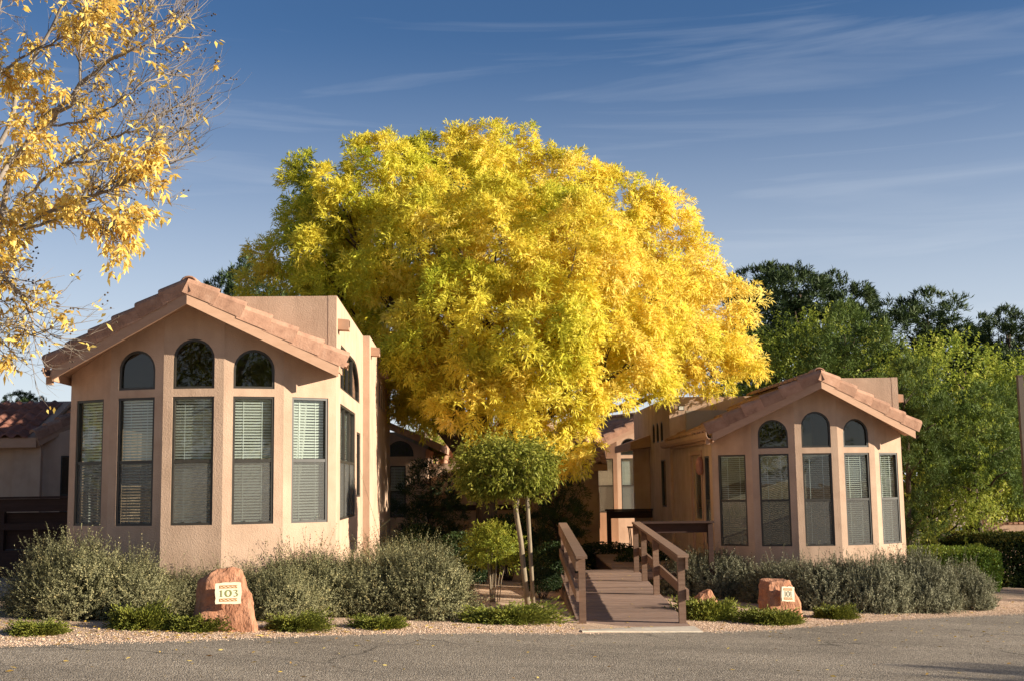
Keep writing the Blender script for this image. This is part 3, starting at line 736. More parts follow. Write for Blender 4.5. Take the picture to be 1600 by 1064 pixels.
# sunlit cottage at the far end of the boardwalk
pc = at(992, 797, 41.5)
cottage('cottage', (pc.x + .35, 41.5 + .6, pc.z - .05 - SILL), R(24), 'sunlit gabled cottage at the far end of the boardwalk', grp, dict(front=[dict(blind=dict(tilt=.034))] * 5))

# table lamp inside the right cottage
lp = Vector((HR[0] - 1.22, HR[1] + .15, HR[2] - .55))
t = empty('side_table', lp); tag(t, 'small dark table inside the cottage behind the boulder marked 101', 'table')
MB().box(-.22, .22, -.22, .22, .50, .54).build('tabletop', 'dark_wood', t)
for sx in (-.18, .18):
    for sy in (-.18, .18): MB().box(sx - .02, sx + .02, sy - .02, sy + .02, 0, .50).build('leg', 'dark_wood', t)
t = empty('table_lamp', lp + Vector((0, 0, .541))); tag(t, 'pale table lamp with conical shade seen through the bow window', 'lamp')
MB().tube([(0, 0, 0), (0, 0, .03), (0, 0, .1), (0, 0, .22), (0, 0, .3), (0, 0, .42)], [.09, .09, .04, .09, .03, .015], 10).build('base', 'ceramic', t)
MB().tube([(0, 0, .36), (0, 0, .62)], [.2, .1], 16, cap=False).build('lamp_shade', 'lamp_shade', t)

# ------------------------------------------------------------------ other buildings
def tiled_slope(par, x0, x1, ye, ze, rise, run, tile, off=0.0):
    """slope facing the viewer: eave at ye, ze from x0 to x1; roof sheet and its tiles"""
    ln = math.hypot(rise, run); up = Vector((0, run, rise)).normalized()
    mb = MB(); mb.hexa([(x0, ye, ze - .08), (x1, ye, ze - .08), (x1, ye + run, ze + rise - .08), (x0, ye + run, ze + rise - .08), (x0, ye, ze), (x1, ye, ze), (x1, ye + run, ze + rise), (x0, ye + run, ze + rise)])
    rf = mb.build('roof', 'trim', par)
    n = int(ln / .37); nx = int((x1 - x0) / .292)
    for i in range(nx):
        for j in range(n + 1):
            o = Vector((x0 + .16 + i * .292, ye, ze + .012)) + up * (j * .37 - .06)
            if j * .37 - .06 + .4 > ln: continue
            place('roof_tile', tile, rf, o, (1, 0, 0), up, .012)
    return rf
# building at the left edge, behind the first cottage
pe = at(57, 690, 27.0)
root = empty('cottage', (pe.x, 27.0, zg(pe.x, 27.0)), 0); tag(root, 'shaded cottage with red barrel tiled roof beside the deck railing', 'cottage', grp)
zl = pe.z - root.location.z
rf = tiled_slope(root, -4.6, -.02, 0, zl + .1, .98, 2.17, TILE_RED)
MB().hexa([(-4.6, -.03, zl - .12), (0, -.03, zl - .12), (0, 0.02, zl - .12), (-4.6, .02, zl - .12), (-4.6, -.03, zl + .08), (0, -.03, zl + .08), (0, .02, zl + .08), (-4.6, .02, zl + .08)]).build('fascia', 'trim', root)
for i in range(6):
    dd = Vector((.9, 2.0, .96)).normalized(); q = Vector((.0, -.05, zl + .08)) + dd * (i * .40)
    place('rake_tile', RAKE_RED, rf, q, (dd.y, -dd.x, 0), dd, .01)
MB().beam((.02, 0, zl + .0), Vector((.02, 0, zl)) + Vector((.9, 2.0, .96)) * 1.15, .05, .2).build('bargeboard', 'trim', root)
MB().box(-4.6, -.55, .35, .5, -.5, zl + .1).build('wall', 'stucco', root)
MB().box(-.62, .02, .22, .349, -.5, zl + .05).build('pier', 'stucco', root)
fr, ln = frame_fn((.0, .35), (1.7, 1.5), 0)
wo = rect(.42, 1.05, zl - 1.75, zl - .3)
MB().panel([(0, -.5), (ln, -.5), (ln, zl + .8), (0, zl + .1)], [wo], .13, fr).build('wall', 'stucco', root)
window(root, fr, wo, rail=zl - 1.2, dark=True, screen=True, mull=(.63, .84))
MB().box(-4.6, 1.7, 2.3, 2.45, -.5, zl + .95).build('wall', 'stucco', root)
MB().hexa([(-.02, 0, zl), (.9, 2.17, zl + .9), (.9, 4.4, zl - .05), (-.02, 4.4, zl - .05), (-.02, 0, zl + .09), (.9, 2.17, zl + .99), (.9, 4.4, zl + .05), (-.02, 4.4, zl + .05)]).build('back_slope', 'trim', root)
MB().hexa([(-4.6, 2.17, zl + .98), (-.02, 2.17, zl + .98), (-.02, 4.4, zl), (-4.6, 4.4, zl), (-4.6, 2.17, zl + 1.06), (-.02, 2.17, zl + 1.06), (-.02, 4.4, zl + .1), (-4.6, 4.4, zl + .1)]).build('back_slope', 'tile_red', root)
# pale parapet block further left behind that roof
pq = at(20, 640, 31)
mb = MB().box(-6, .25, 0, 5, -3.5, 0.0); o = mb.build('parapet_building', 'stucco', None, (pq.x, 31.6, pq.z)); tag(o, 'flat parapet wall of a neighbouring cottage behind the red tiled roof', 'building')

# shaded wing across the end of the court
pw_ = at(935, 740, 36.2); x0, x1 = at(655, 740, 36.2).x, pw_.x
root = empty('cottage', (x1, 36.2, zg(x1, 36.2)), 0); tag(root, 'long shaded stucco cottage wall with meter boxes behind the yellow tree', 'cottage', grp)
H = at(900, 728, 36.2).z - root.location.z; W = x1 - x0
fr, ln = frame_fn((-W, 0), (0, 0), 0)
MB().panel([(0, -.4), (ln, -.4), (ln, H), (0, H)], [], .15, fr).build('wall', 'stucco', root)
fr2, l2 = frame_fn((0, 0), (0, 6), 0)
MB().panel([(0.002, -.4), (l2, -.4), (l2, H), (0.002, H)], [], .15, fr2).build('wall', 'stucco', root)
def px_on(px, py): p = at(px, py, 36.2); return (p.x - x1 + W, p.z - root.location.z)
for (a, b, c, e, nm) in ((882, 775, 900, 803, 'meter_box'), (907, 757, 934, 826, 'service_door')):
    u0, zt = px_on(a, b); u1, z0 = px_on(c, e)
    MB().panel(rect(u0, u1, z0, zt), [], .06, fr, -.06).panel(rect(u0 + .03, u1 - .03, z0 + .03, zt - .03), [], .012, fr, -.072).build(nm, 'stucco', root)
MB().box(-W, .1, -.04, .01, .25, .5).build('skirting', 'trim', root)
MB().box(-.03, .07, .7, .95, 1.1, 2.2).build('meter_box', 'stucco', root)
tiled_slope(root, -W - .2, .25, -.35, H + .05, 1.1, 2.4, TILE)
MB().hexa([(-W, 2.05, H + 1.15), (.2, 2.05, H + 1.15), (.2, 6, H - .05), (-W, 6, H - .05), (-W, 2.05, H + 1.25), (.2, 2.05, H + 1.25), (.2, 6, H + .05), (-W, 6, H + .05)]).build('back_slope', 'tile', root)
MB().box(-W - .2, .25, -.39, -.352, H - .15, H + .06).build('fascia', 'trim', root)

# shaded cottage end behind the first cottage, with one tall window
Yd = 33.0
pd0, pd1 = at(560, 720, Yd), at(665, 720, Yd)
root = empty('cottage', (pd1.x, Yd, zg(pd1.x, Yd)), 0); tag(root, 'tree-shaded cottage end with one tall window and half-round light above it', 'cottage', grp)
W = pd1.x - pd0.x; gz = root.location.z
def pl(px, py): p = at(px, py, Yd); return (p.x - pd1.x + W, p.z - gz)
a, b = pl(609, 808), pl(634, 727)
c, e = pl(604, 713), pl(646, 690)
fr, ln = frame_fn((-W, 0), (0, 0), 0)
w1 = rect(a[0], b[0], a[1], b[1]); ac = arch((c[0] + e[0]) / 2, (e[0] - c[0]) / 2, c[1], c[1] + (e[0] - c[0]) / 2 + .06)
he = pl(665, 700)[1]
MB().panel([(0, -.5), (ln, -.5), (ln, he), (ln - 1.0, he + .45), (0, he + 1.0)], [w1, ac], .14, fr).build('wall', 'stucco', root)
window(root, fr, w1, rail=(a[1] + b[1]) / 2, blind=dict(tilt=.02))
window(root, fr, ac, dark=True, name='arched_window')
MB().box(-.14, 0, .15, 6, -.5, he).build('wall', 'stucco', root)
MB().hexa([(-W - .3, -.4, he + 1.05), (.45, -.4, he - .1), (.45, 6, he - .1), (-W - .3, 6, he + 1.05), (-W - .3, -.4, he + 1.25), (.45, -.4, he + .1), (.45, 6, he + .1), (-W - .3, 6, he + 1.25)]).build('roof', 'tile', root)
MB().box(.002, 2.4, 1.2, 1.35, -.5, pl(700, 722)[1]).build('wall', 'stucco', root)
MB().box(-W, -.15, 3.0, 3.1, -.5, he + .6).build('partition', 'room', root)
mb = MB(); fw = pl(690, 790)[1]
mb.box(.05, 2.6, .9, .95, fw - .15, fw); o = mb.build('railing_board', 'dark_wood', root)

# small cottage seen below the trees at the right
Yf = 52.0
pf0, pf1 = at(1405, 820, Yf), at(1458, 820, Yf)
root = empty('cottage', (pf1.x, Yf, zg(pf1.x, Yf)), 0); tag(root, 'distant shaded cottage with paned windows between the tree trunks', 'cottage', grp)
W = pf1.x - pf0.x + 3; H = 3.4; fr, ln = frame_fn((-W, 0), (0, 0), 0)
ws = [rect(ln - 1.55 + k * .72, ln - 1.0 + k * .72, 1.0, 2.6) for k in (-2, -1, 0, 1)]
MB().panel([(0, -1), (ln, -1), (ln, H), (0, H)], ws, .14, fr).build('wall', 'stucco', root)
for w in ws: window(root, fr, w, rail=1.8, dark=True)
MB().box(-W, -.0, .14, 5, H - .3, H).build('roof', 'tile', root)

# low garden wall with a pillar, beyond the clipped hedge
Yw = 44.0
a, b = at(1541, 808, Yw), at(1640, 812, Yw)
o = empty('garden_wall', (a.x, Yw, zg(a.x, Yw))); tag(o, 'low pink stucco garden wall with rounded pillar beyond the tall hedge', 'wall')
hz = a.z - o.location.z
MB().box(-.13, .13, -.13, .13, -1, hz - .05).tube([(0, 0, hz - .05), (0, 0, hz + .04), (0, 0, hz + .12), (0, 0, hz + .16)], [.16, .17, .12, .02], 10).build('pillar', 'stucco', o)
MB().box(.14, 2.9, -.08, .08, -1, hz - .25).build('panel', 'stucco', o)
for k in range(14): MB().box(.16 + k * .2, .30 + k * .2, -.11, .11, hz - .249, hz - .18).build('coping_tile', 'tile', o)
MB().box(2.91, 5.6, -.16, .16, -1, hz + .1).build('pier', 'stucco', o)

# lamp post at the right edge
Yp = 30.0
pt = at(1593, 588, Yp)
o = empty('lamp_post', (pt.x, Yp, zg(pt.x, Yp))); tag(o, 'tall brown square lamp post with side arm by the tall hedge', 'lamp post')
h = pt.z - o.location.z
MB().box(-.065, .065, -.065, .065, -.2, h).box(-.08, .08, -.08, .08, h, h + .03).build('post', 'post_brown', o)
MB().box(.065, .75, -.03, .03, h - .16, h - .1).build('arm', 'post_brown', o)
l = MB().box(.55, 1.0, -.14, .14, h - .10, h + .02).build('lamp_head', 'post_brown', o)
MB().box(.6, .95, -.11, .11, h - .112, h - .101).build('diffuser', 'white_metal', l)
MB().box(.066, .085, -.02, .02, .5, h - .2).build('conduit', 'white_metal', o)

# parked car far behind the trees
pcg = gx(1500, 58.0)
o = empty('parked_car', pcg, R(8)); tag(o, 'dark parked car half hidden between tree trunks', 'car')
prof = [(-2.1, .35), (-2.15, .75), (-2.0, .92), (-1.35, .98), (-.75, 1.42), (.7, 1.45), (1.35, 1.0), (1.95, .9), (2.1, .6), (2.1, .35)]
mb = MB(); k = len(prof)
mb.add([(x, y * (1 if z < 1.1 else .84), z) for y in (-.85, .85) for x, z in prof], [tuple(range(k)), tuple(range(k, 2 * k))[::-1]] + [(i, (i + 1) % k, k + (i + 1) % k, k + i) for i in range(k)])
mb.build('body', 'car_paint', o)
for x0, x1 in ((-1.0, -.1), (0.0, .95)):
    for sy in (-1, 1): MB().hexa([(x0, sy * .86, 1.0), (x1, sy * .86, 1.0), (x1, sy * .80, 1.0), (x0, sy * .80, 1.0), (x0 + .1, sy * .765, 1.35), (x1 - .15, sy * .765, 1.35), (x1 - .15, sy * .70, 1.35), (x0 + .1, sy * .70, 1.35)]).build('side_window', 'dark_glass', o)
for x in (-1.3, 1.3):
    for sy in (-1, 1):
        w = MB().tube([(x, sy * .66, .33), (x, sy * .88, .33)], [.33, .33], 16).build('wheel', 'rubber', o)
        MB().tube([(x, sy * .87, .33), (x, sy * .895, .33)], [.2, .19], 12).build('rim', 'white_metal', w)
for sy in (-.6, .6): MB().box(-2.16, -2.08, sy - .18, sy + .18, .62, .74).build('headlight', 'white_metal', o)

# ------------------------------------------------------------------ boardwalk ramp and railings
RX0, RX1, RY0 = .98, 2.44, 17.5
def rz(y):
    y = max(RY0, y)
    return EYE - 2.055 + min(.27, (y - RY0) * .0405)
root = empty('wooden_ramp', (0, RY0, 0)); tag(root, 'brown timber ramp with railings leading in from the road', 'ramp')
O = Vector((0, -RY0, 0))
PL = MB().box(-.80, .80, -.066, .066, -.035, 0).mesh('plank', 'deck')
y = RY0 + .07
while y < 24.9:
    o = link('plank', PL, root); o.location = ((RX0 + RX1) / 2, y - RY0, rz(y) + random.uniform(-.003, .003)); o.rotation_euler = (.04, random.uniform(-.003, .003), random.uniform(-.003, .003))
    y += .14
for x in (RX0 - .08, (RX0 + RX1) / 2, RX1 + .08):
    MB(O).hexa([(x - .03, RY0 + .01, rz(RY0) - .3), (x + .03, RY0 + .01, rz(RY0) - .3), (x + .03, 24.9, rz(24.9) - .3), (x - .03, 24.9, rz(24.9) - .3), (x - .03, RY0 + .01, rz(RY0) - .037), (x + .03, RY0 + .01, rz(RY0) - .037), (x + .03, 24.9, rz(24.9) - .038), (x - .03, 24.9, rz(24.9) - .038)]).build('stringer', 'wood', root)
PY = [17.72, 20.85, 22.72, 24.2]
def rail_run(par, x, side, ys, off):
    for i, yy in enumerate(ys):
        MB(off).box(x - .05, x + .05, yy - .05, yy + .05, rz(yy) - .3, rz(yy) + .965).build('post', 'wood', par)
    for a, b in zip(ys[:-1], ys[1:]):
        a2 = a - (.22 if a == ys[0] else 0); 
        za, zb = rz(a2), rz(b)
        MB(off).beam((x + side * .01, a2 - .002, za + .985), (x + side * .01, b - .004, zb + .985), .165, .04).build('handrail_cap', 'wood', par)
        MB(off).beam((x + side * .073, a2 + .1, za + .87), (x + side * .073, b - .003, zb + .87), .04, .17).build('top_rail', 'wood', par)
        MB(off).beam((x + side * .073, a2 + .1, za + .42), (x + side * .073, b - .003, zb + .42), .04, .15).build('lower_rail', 'wood', par)
rail_run(root, RX1 + .0, 1, PY, O)
rail_run(root, RX0, -1, PY, O)
# side deck along the right cottage
root = empty('side_deck', (0, 25, 0)); tag(root, 'shaded timber deck and railing along the right cottage wall', 'deck')
O = Vector((0, -25, 0)); DZ = rz(30)
y = 24.99; DPL = MB().box(-1.0, 1.0, -.066, .066, -.035, 0).mesh('plank', 'deck')
while y < 33:
    o = link('plank', DPL, root); o.location = (3.05, y - 25, DZ - .002); o.rotation_euler = (0, random.uniform(-.003, .003), random.uniform(-.003, .003)); y += .14
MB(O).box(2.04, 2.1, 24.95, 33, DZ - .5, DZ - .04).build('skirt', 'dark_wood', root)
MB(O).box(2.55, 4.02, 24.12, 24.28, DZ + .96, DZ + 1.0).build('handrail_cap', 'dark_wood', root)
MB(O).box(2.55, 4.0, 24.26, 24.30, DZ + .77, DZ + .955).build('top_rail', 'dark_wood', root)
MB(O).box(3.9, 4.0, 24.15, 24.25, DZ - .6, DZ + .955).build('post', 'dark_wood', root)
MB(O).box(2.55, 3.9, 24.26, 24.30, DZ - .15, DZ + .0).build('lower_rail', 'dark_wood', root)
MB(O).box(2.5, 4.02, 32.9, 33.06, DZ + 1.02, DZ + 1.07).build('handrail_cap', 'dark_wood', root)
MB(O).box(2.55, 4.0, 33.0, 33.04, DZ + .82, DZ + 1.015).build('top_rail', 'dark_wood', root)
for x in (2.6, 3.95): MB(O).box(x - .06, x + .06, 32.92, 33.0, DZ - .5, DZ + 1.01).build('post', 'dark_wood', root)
# little table on the deck
o = empty('patio_table', (3.05, 29.6, DZ)); tag(o, 'small dark patio table on the shaded side deck', 'table')
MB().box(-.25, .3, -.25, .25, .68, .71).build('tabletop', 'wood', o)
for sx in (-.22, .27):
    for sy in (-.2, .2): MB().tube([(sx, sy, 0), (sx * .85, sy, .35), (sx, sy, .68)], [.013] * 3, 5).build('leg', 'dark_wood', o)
# deck railing at the left edge
pr = at(0, 775, 22.5); pr2 = at(120, 774, 22.5)
o = empty('deck_railing', (pr2.x, 22.5, zg(pr2.x, 22.5))); tag(o, 'dark brown timber deck railing beside the red tiled cottage', 'railing')
h = pr2.z - o.location.z; L_ = -3.6
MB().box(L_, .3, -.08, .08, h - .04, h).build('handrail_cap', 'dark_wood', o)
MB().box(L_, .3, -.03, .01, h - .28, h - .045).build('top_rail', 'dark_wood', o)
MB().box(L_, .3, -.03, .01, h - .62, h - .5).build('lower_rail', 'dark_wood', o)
MB().box(L_, .3, .115, .135, h - .98, h - .30).build('gap_shade_sheet', 'dark_wood', o)  # added dark sheet standing in for the shade between the rails
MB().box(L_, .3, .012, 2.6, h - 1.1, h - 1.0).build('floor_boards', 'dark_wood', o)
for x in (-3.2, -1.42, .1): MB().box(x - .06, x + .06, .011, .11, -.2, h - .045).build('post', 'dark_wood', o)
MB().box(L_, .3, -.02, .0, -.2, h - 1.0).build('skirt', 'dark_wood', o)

# ------------------------------------------------------------------ number boulders
def loft_rock(levels, seed, amp=.055, sub=5):
    """levels: (z, x0, x1, y0, y1) quadrilateral sections"""
    bm = bmesh.new(); rings = []
    for z, x0, x1, y0, y1 in levels:
        m = .22
        pts = [(x0 + (x1 - x0) * m, y0), (x1 - (x1 - x0) * .06, y0 + (y1 - y0) * .26), (x1, y0 + (y1 - y0) * .4), (x1 - (x1 - x0) * .12, y1), (x0 + (x1 - x0) * .15, y1), (x0, y0 + (y1 - y0) * .5)]
        rings.append([bm.verts.new((x, y, z)) for x, y in pts])
    for a, b in zip(rings[:-1], rings[1:]):
        for i in range(6): bm.faces.new((a[i], a[(i + 1) % 6], b[(i + 1) % 6], b[i]))
    bm.faces.new(rings[-1]); bm.faces.new(rings[0][::-1])
    bmesh.ops.triangulate(bm, faces=[f for f in bm.faces if len(f.verts) > 4])
    bmesh.ops.subdivide_edges(bm, edges=bm.edges, cuts=sub, use_grid_fill=True)
    bmesh.ops.smooth_vert(bm, verts=bm.verts, factor=.4, use_axis_x=True, use_axis_y=True, use_axis_z=True)
    for v in bm.verts:
        p = v.co * 3.2 + Vector((seed, seed * 2, 0))
        q = noise.noise_vector(p) * amp + noise.noise_vector(p * 2.7) * amp * .45 + noise.noise_vector(p * 6) * amp * .2
        v.co += q
    bmesh.ops.recalc_face_normals(bm, faces=bm.faces)
    me = bpy.data.meshes.new('boulder'); bm.to_mesh(me); bm.free(); me.materials.append(M['red_rock'])
    return me
def ribbon(mb, pts, ws, z):
    n = len(pts); vs = []
    for i in range(n):
        d = Vector(pts[min(i + 1, n - 1)]) - Vector(pts[max(i - 1, 0)]); d.normalize(); s = Vector((-d.y, d.x)) * ws[i] / 2; p = Vector(pts[i])
        vs += [(p.x + s.x, -z, p.y + s.y), (p.x - s.x, -z, p.y - s.y)]
    mb.add(vs, [(2 * i, 2 * i + 1, 2 * i + 3, 2 * i + 2) for i in range(n - 1)])
def digit(mb, ch, x, h, z):
    if ch == '1':
        ribbon(mb, [(x, 0), (x, h)], [.014, .014], z); ribbon(mb, [(x - .016, .003), (x + .016, .003)], [.006] * 2, z); ribbon(mb, [(x - .018, h - .012), (x, h - .002)], [.007] * 2, z)
    if ch == '0':
        P = [(x + .033 * math.cos(a), h / 2 + h * .49 * math.sin(a)) for a in np.linspace(0, 2 * math.pi, 25)]
        ribbon(mb, P, [.008 + .012 * abs(math.cos(a)) for a in np.linspace(0, 2 * math.pi, 25)], z)
    if ch == '3':
        P = [(x - .024, h * .88), (x - .012, h * .97), (x + .006, h * .97), (x + .02, h * .85), (x + .014, h * .66), (x - .006, h * .55), (x + .016, h * .46), (x + .027, h * .28), (x + .018, h * .08), (x - .004, h * .0), (x - .026, h * .08)]
        ribbon(mb, P, [.006, .008, .009, .014, .011, .007, .009, .015, .013, .009, .006], z)
def sign_boulder(loc, me, num, pl_loc, pl_rot, pw, ph, ink, label, seed):
    root = empty('number_boulder', loc); tag(root, label, 'boulder', 'boulders with house numbers')
    link('boulder', me, root)
    rnd = random.Random(seed); mb = MB(); n = 7
    out = []
    for a, b in (((-pw / 2, -ph / 2), (pw / 2, -ph / 2)), ((pw / 2, -ph / 2), (pw / 2, ph / 2)), ((pw / 2, ph / 2), (-pw / 2, ph / 2)), ((-pw / 2, ph / 2), (-pw / 2, -ph / 2))):
        for i in range(n):
            t = i / n; out.append((a[0] + (b[0] - a[0]) * t + rnd.uniform(-.006, .006), a[1] + (b[1] - a[1]) * t + rnd.uniform(-.006, .006)))
    mb.panel(out, [], .05, lambda u, z, d: Vector((u, d, z)))
    p = mb.build('plaque', 'plaque', root); p.location = pl_loc; p.rotation_euler = pl_rot
    mb = MB(); h = ph * (.30 if num == '103' else .36)
    xs = {'103': (-.085, 0, .085), '101': (-.072, 0, .072)}[num]
    mb2 = MB((0, 0, -h * .5))
    for c, x in zip(num, xs): digit(mb2, c, x, h * .31 / pw, .004)
    mb2.v = [(v[0] * pw / .31, v[1], (v[2] + h * .5) * pw / .31 - h * .5) for v in mb2.v]
    mb2.build('number', ink, p)
    for s in (-1, 1):
        mb = MB(); zc = s * ph * .31
        ribbon(mb, [(-pw * .335, zc - .018), (-pw * .335, zc + .018)], [.006] * 2, .0037)
        for dz in (-.014, .014): ribbon(mb, [(-pw * .34, zc + dz), (pw * .34, zc + dz)], [.008] * 2, .004)
        k = 9
        ribbon(mb, [(-pw * .33 + pw * .66 * i / (k - 1), zc + (.007 if i % 2 else -.007)) for i in range(k)], [.006] * k, .0043)
        tag(mb.build('border_band', 'plaque_rust', p), kind='stuff')
    return root
g1 = gp(348, 984)
r1 = loft_rock([(-.15, -.48, .46, -.27, .32), (.05, -.46, .44, -.25, .3), (.3, -.38, .36, -.16, .26), (.52, -.33, .30, -.08, .22), (.62, -.31, .26, -.03, .2), (.73, -.12, .22, .0, .17)], 3.1)
sign_boulder(g1, r1, '103', (.12, -.235, .47), (-.16, 0, R(14)), .31, .255, 'plaque_green', 'tall red sandstone boulder with a cream plaque numbered 103', 5)
g2 = gp(1219, 966)
r2 = loft_rock([(-.15, -.36, .38, -.26, .3), (.05, -.35, .37, -.25, .3), (.3, -.34, .33, -.2, .28), (.52, -.33, .27, -.16, .25), (.62, -.29, .16, -.1, .2)], 8.4)
sign_boulder(g2, r2, '101', (.09, -.255, .42), (-.10, .06, R(15)), .225, .235, 'plaque_slate', 'squat red sandstone boulder with a small cream plaque numbered 101', 9)
g3 = at(1061, 937, 19.6)
o = link('boulder', loft_rock([(-.2, -.3, .35, -.3, .3), (.05, -.28, .33, -.26, .3), (.25, -.18, .28, -.1, .25), (.4, .02, .2, .0, .15)], 12.0), None, (2.95, 19.4, zg(2.9, 19.4))); tag(o, 'low red rock beside the ramp railing', 'boulder')

# ------------------------------------------------------------------ vegetation
def on_sphere(n, up=-1.0):
    v = rvec(int(n * 2 / (1 - up) * 1.3) + 20); v = v[v[:, 2] > up]
    return v[:n]
def crown_points(lobes, bumps, per, depth_cut=.72, bump_r=(.38, .55), inner=.12):
    """tufts on sub-bumps sitting on a union of ellipsoid lobes; lobes (m,4) centre + radius"""
    L = np.asarray(lobes, float); P = []; A = []
    for (x, y, z, r) in L:
        k = max(5, int(bumps * r * r)); d = on_sphere(k, -.75)
        c = np.array([x, y, z]) + d * np.array([r, r, r * .9]) * RNG.uniform(.72, 1.0, (len(d), 1))
        rb = r * 0 + RNG.uniform(*bump_r, len(d))
        # drop bumps buried in other lobes
        dist = np.linalg.norm(c[:, None, :] - L[None, :, :3], axis=2) / L[None, :, 3]
        ok = (dist < depth_cut).sum(1) < 2
        ok &= dist.min(1) > depth_cut * .8
        keep = ok | (RNG.random(len(d)) < inner)
        for cc, dd, rr in zip(c[keep], d[keep], rb[keep]):
            q = rvec(per); q = unit(q + dd * .55 + np.array([0, 0, .12]))
            P.append(cc + q * rr * RNG.uniform(.55, 1.0, (per, 1))); A.append(unit(q * .7 + dd * .5 + np.array([0, 0, .2])))
    return np.concatenate(P), np.concatenate(A)
def compound_leaves(P, A, k, rach=.24, m=7, ll=.115, lw=.034, droop=.35):
    n = len(P)
    P = np.repeat(P, k, 0); A = np.repeat(A, k, 0)
    base = P + A * RNG.uniform(-.07, .07, (n * k, 1)) + RNG.normal(size=(n * k, 3)) * .02
    r = unit(A * .55 + rvec(n * k) * .8 + np.array([0, 0, .15]))
    side = unit(np.cross(r, rvec(n * k)))
    Q = []
    for j in range(m):
        if j == m - 1: s, sg = 1.0, 0
        else: s, sg = .35 + .6 * (j // 2) / max(1, (m // 2 - 1)), (1 if j % 2 else -1)
        p = base + r * rach * s - np.array([0, 0, 1.]) * rach * s * s * .18
        d = unit(r * .75 + side * sg * .75 + np.array([0, 0, -droop * s]) + RNG.normal(size=r.shape) * .18)
        Q.append(leaves(p, d, ll * RNG.uniform(.75, 1.2, len(p)), lw * RNG.uniform(.8, 1.2, len(p)), .12, face=A))
    return np.concatenate(Q), k, m
def limb_path(a, b, sag=.15, n=6, wob=.12):
    a, b = Vector(a), Vector(b); out = []; w = Vector((random.uniform(-1, 1), random.uniform(-1, 1), random.uniform(-.3, .6)))
    L = (b - a).length
    for i in range(n + 1):
        t = i / n
        out.append(a + (b - a) * t + Vector((0, 0, 1)) * (-sag * L * math.sin(math.pi * t)) * (1 if True else 0) + w * wob * L * .5 * math.sin(math.pi * t) + Vector([random.uniform(-.03, .03) * L for _ in range(3)]) * (1 if 0 < i < n else 0))
    return out

# --- the big golden ash
AY = 29.0
AL = [(520, 300, 72, -1.2), (600, 268, 66, -1), (700, 250, 62, 0), (785, 240, 56, .3), (745, 270, 75, 2), (870, 300, 72, 0), (955, 325, 70, .5), (1015, 370, 66, 1), (1060, 425, 72, 1), (1112, 500, 66, 1.5), (1142, 550, 44, 1.5),
      (1090, 570, 60, 1.5), (475, 390, 66, -.8), (435, 445, 52, .3), (560, 390, 105, -1.6), (660, 380, 115, -1.5), (775, 380, 120, -2), (890, 420, 118, -2.2), (990, 490, 100, -1.5), (1050, 545, 70, -.2),
      (825, 520, 120, -3.2), (710, 510, 110, -2.8), (930, 570, 95, -2.8), (600, 500, 95, -.6), (500, 480, 78, 1.2), (745, 610, 75, -3.2), (850, 625, 80, -3.4), (925, 612, 46, -3), (982, 556, 52, -2.6),
      (640, 590, 66, .2), (560, 580, 66, 1.5), (885, 682, 36, -3.4), (905, 700, 26, -3.2), (800, 650, 52, -3.3), (680, 620, 45, -.4),
      (650, 400, 130, 4), (800, 400, 150, 4.2), (950, 470, 130, 3.8), (560, 470, 100, 4), (720, 560, 90, 4), (880, 580, 90, 4)]
lob = []
for px, py, rp, dy in AL:
    p = at(px + (6 if px < 560 else 0), py + 9, AY + dy); lob.append((p.x, p.y, p.z, .93 * rp / FPX * (AY + dy)))
P, A = crown_points(lob, 17, 8, bump_r=(.34, .6))
base = gx(757, AY); base.z -= .1
root = empty('ash_tree', base); tag(root, 'large golden yellow ash tree rising between the two cottages', 'tree')
tn = (np.array([noise.noise((p[0] * .55, p[1] * .55, p[2] * .55)) for p in P]))
tn2 = (np.array([noise.noise((p[0] * 1.3 + 9, p[1] * 1.3, p[2] * 1.3)) for p in P]))
tint_t = .57 + .035 * (P[:, 0] + .3) + .32 * tn + .34 * tn2 + RNG.normal(size=len(P)) * .06
Q, k, m_ = compound_leaves(P, A, 10, rach=.22, ll=.14, lw=.031, droop=.22)
tt = np.tile(np.repeat(tint_t, k), m_) + RNG.normal(size=len(Q)) * .05
o = link('crown', quad_mesh('ash_crown', Q - np.array(base)[None, None], tt, 'ash_leaf'), root)
tb = MB(-base)
fork = base + Vector((.05, 0, 2.0))
tb.tube([base + Vector((0, 0, -.2)), base + Vector((.02, 0, .3)), base + Vector((.05, .05, 1.2)), fork], [.42, .31, .27, .26], 12)
tb.build('trunk', 'bark', root)
lb = MB(-base)
for i, (x, y, z, r) in enumerate(lob):
    if i % 2 == 0 or r > 1.4:
        mid = fork + (Vector((x, y, z)) - fork) * .45 + Vector((0, 0, .5))
        pth = [fork + Vector((0, 0, -.1))] + limb_path(fork + (mid - fork) * .1, mid, -.05, 4)[1:] + limb_path(mid, (x, y, z), .03, 5)[1:]
        rr = [.13 * (1 - t / (len(pth) - 1)) ** 1.1 + .018 for t in range(len(pth))]
        lb.tube(pth, rr, 6)
        for _ in range(5):
            d = Vector(rvec(1)[0]); d.z = abs(d.z) * .8
            lb.tube(limb_path(pth[-3], Vector((x, y, z)) + d * r * .9, .02, 4), [.03, .024, .018, .012, .007], 4)
lb.build('limbs', 'bark', root)

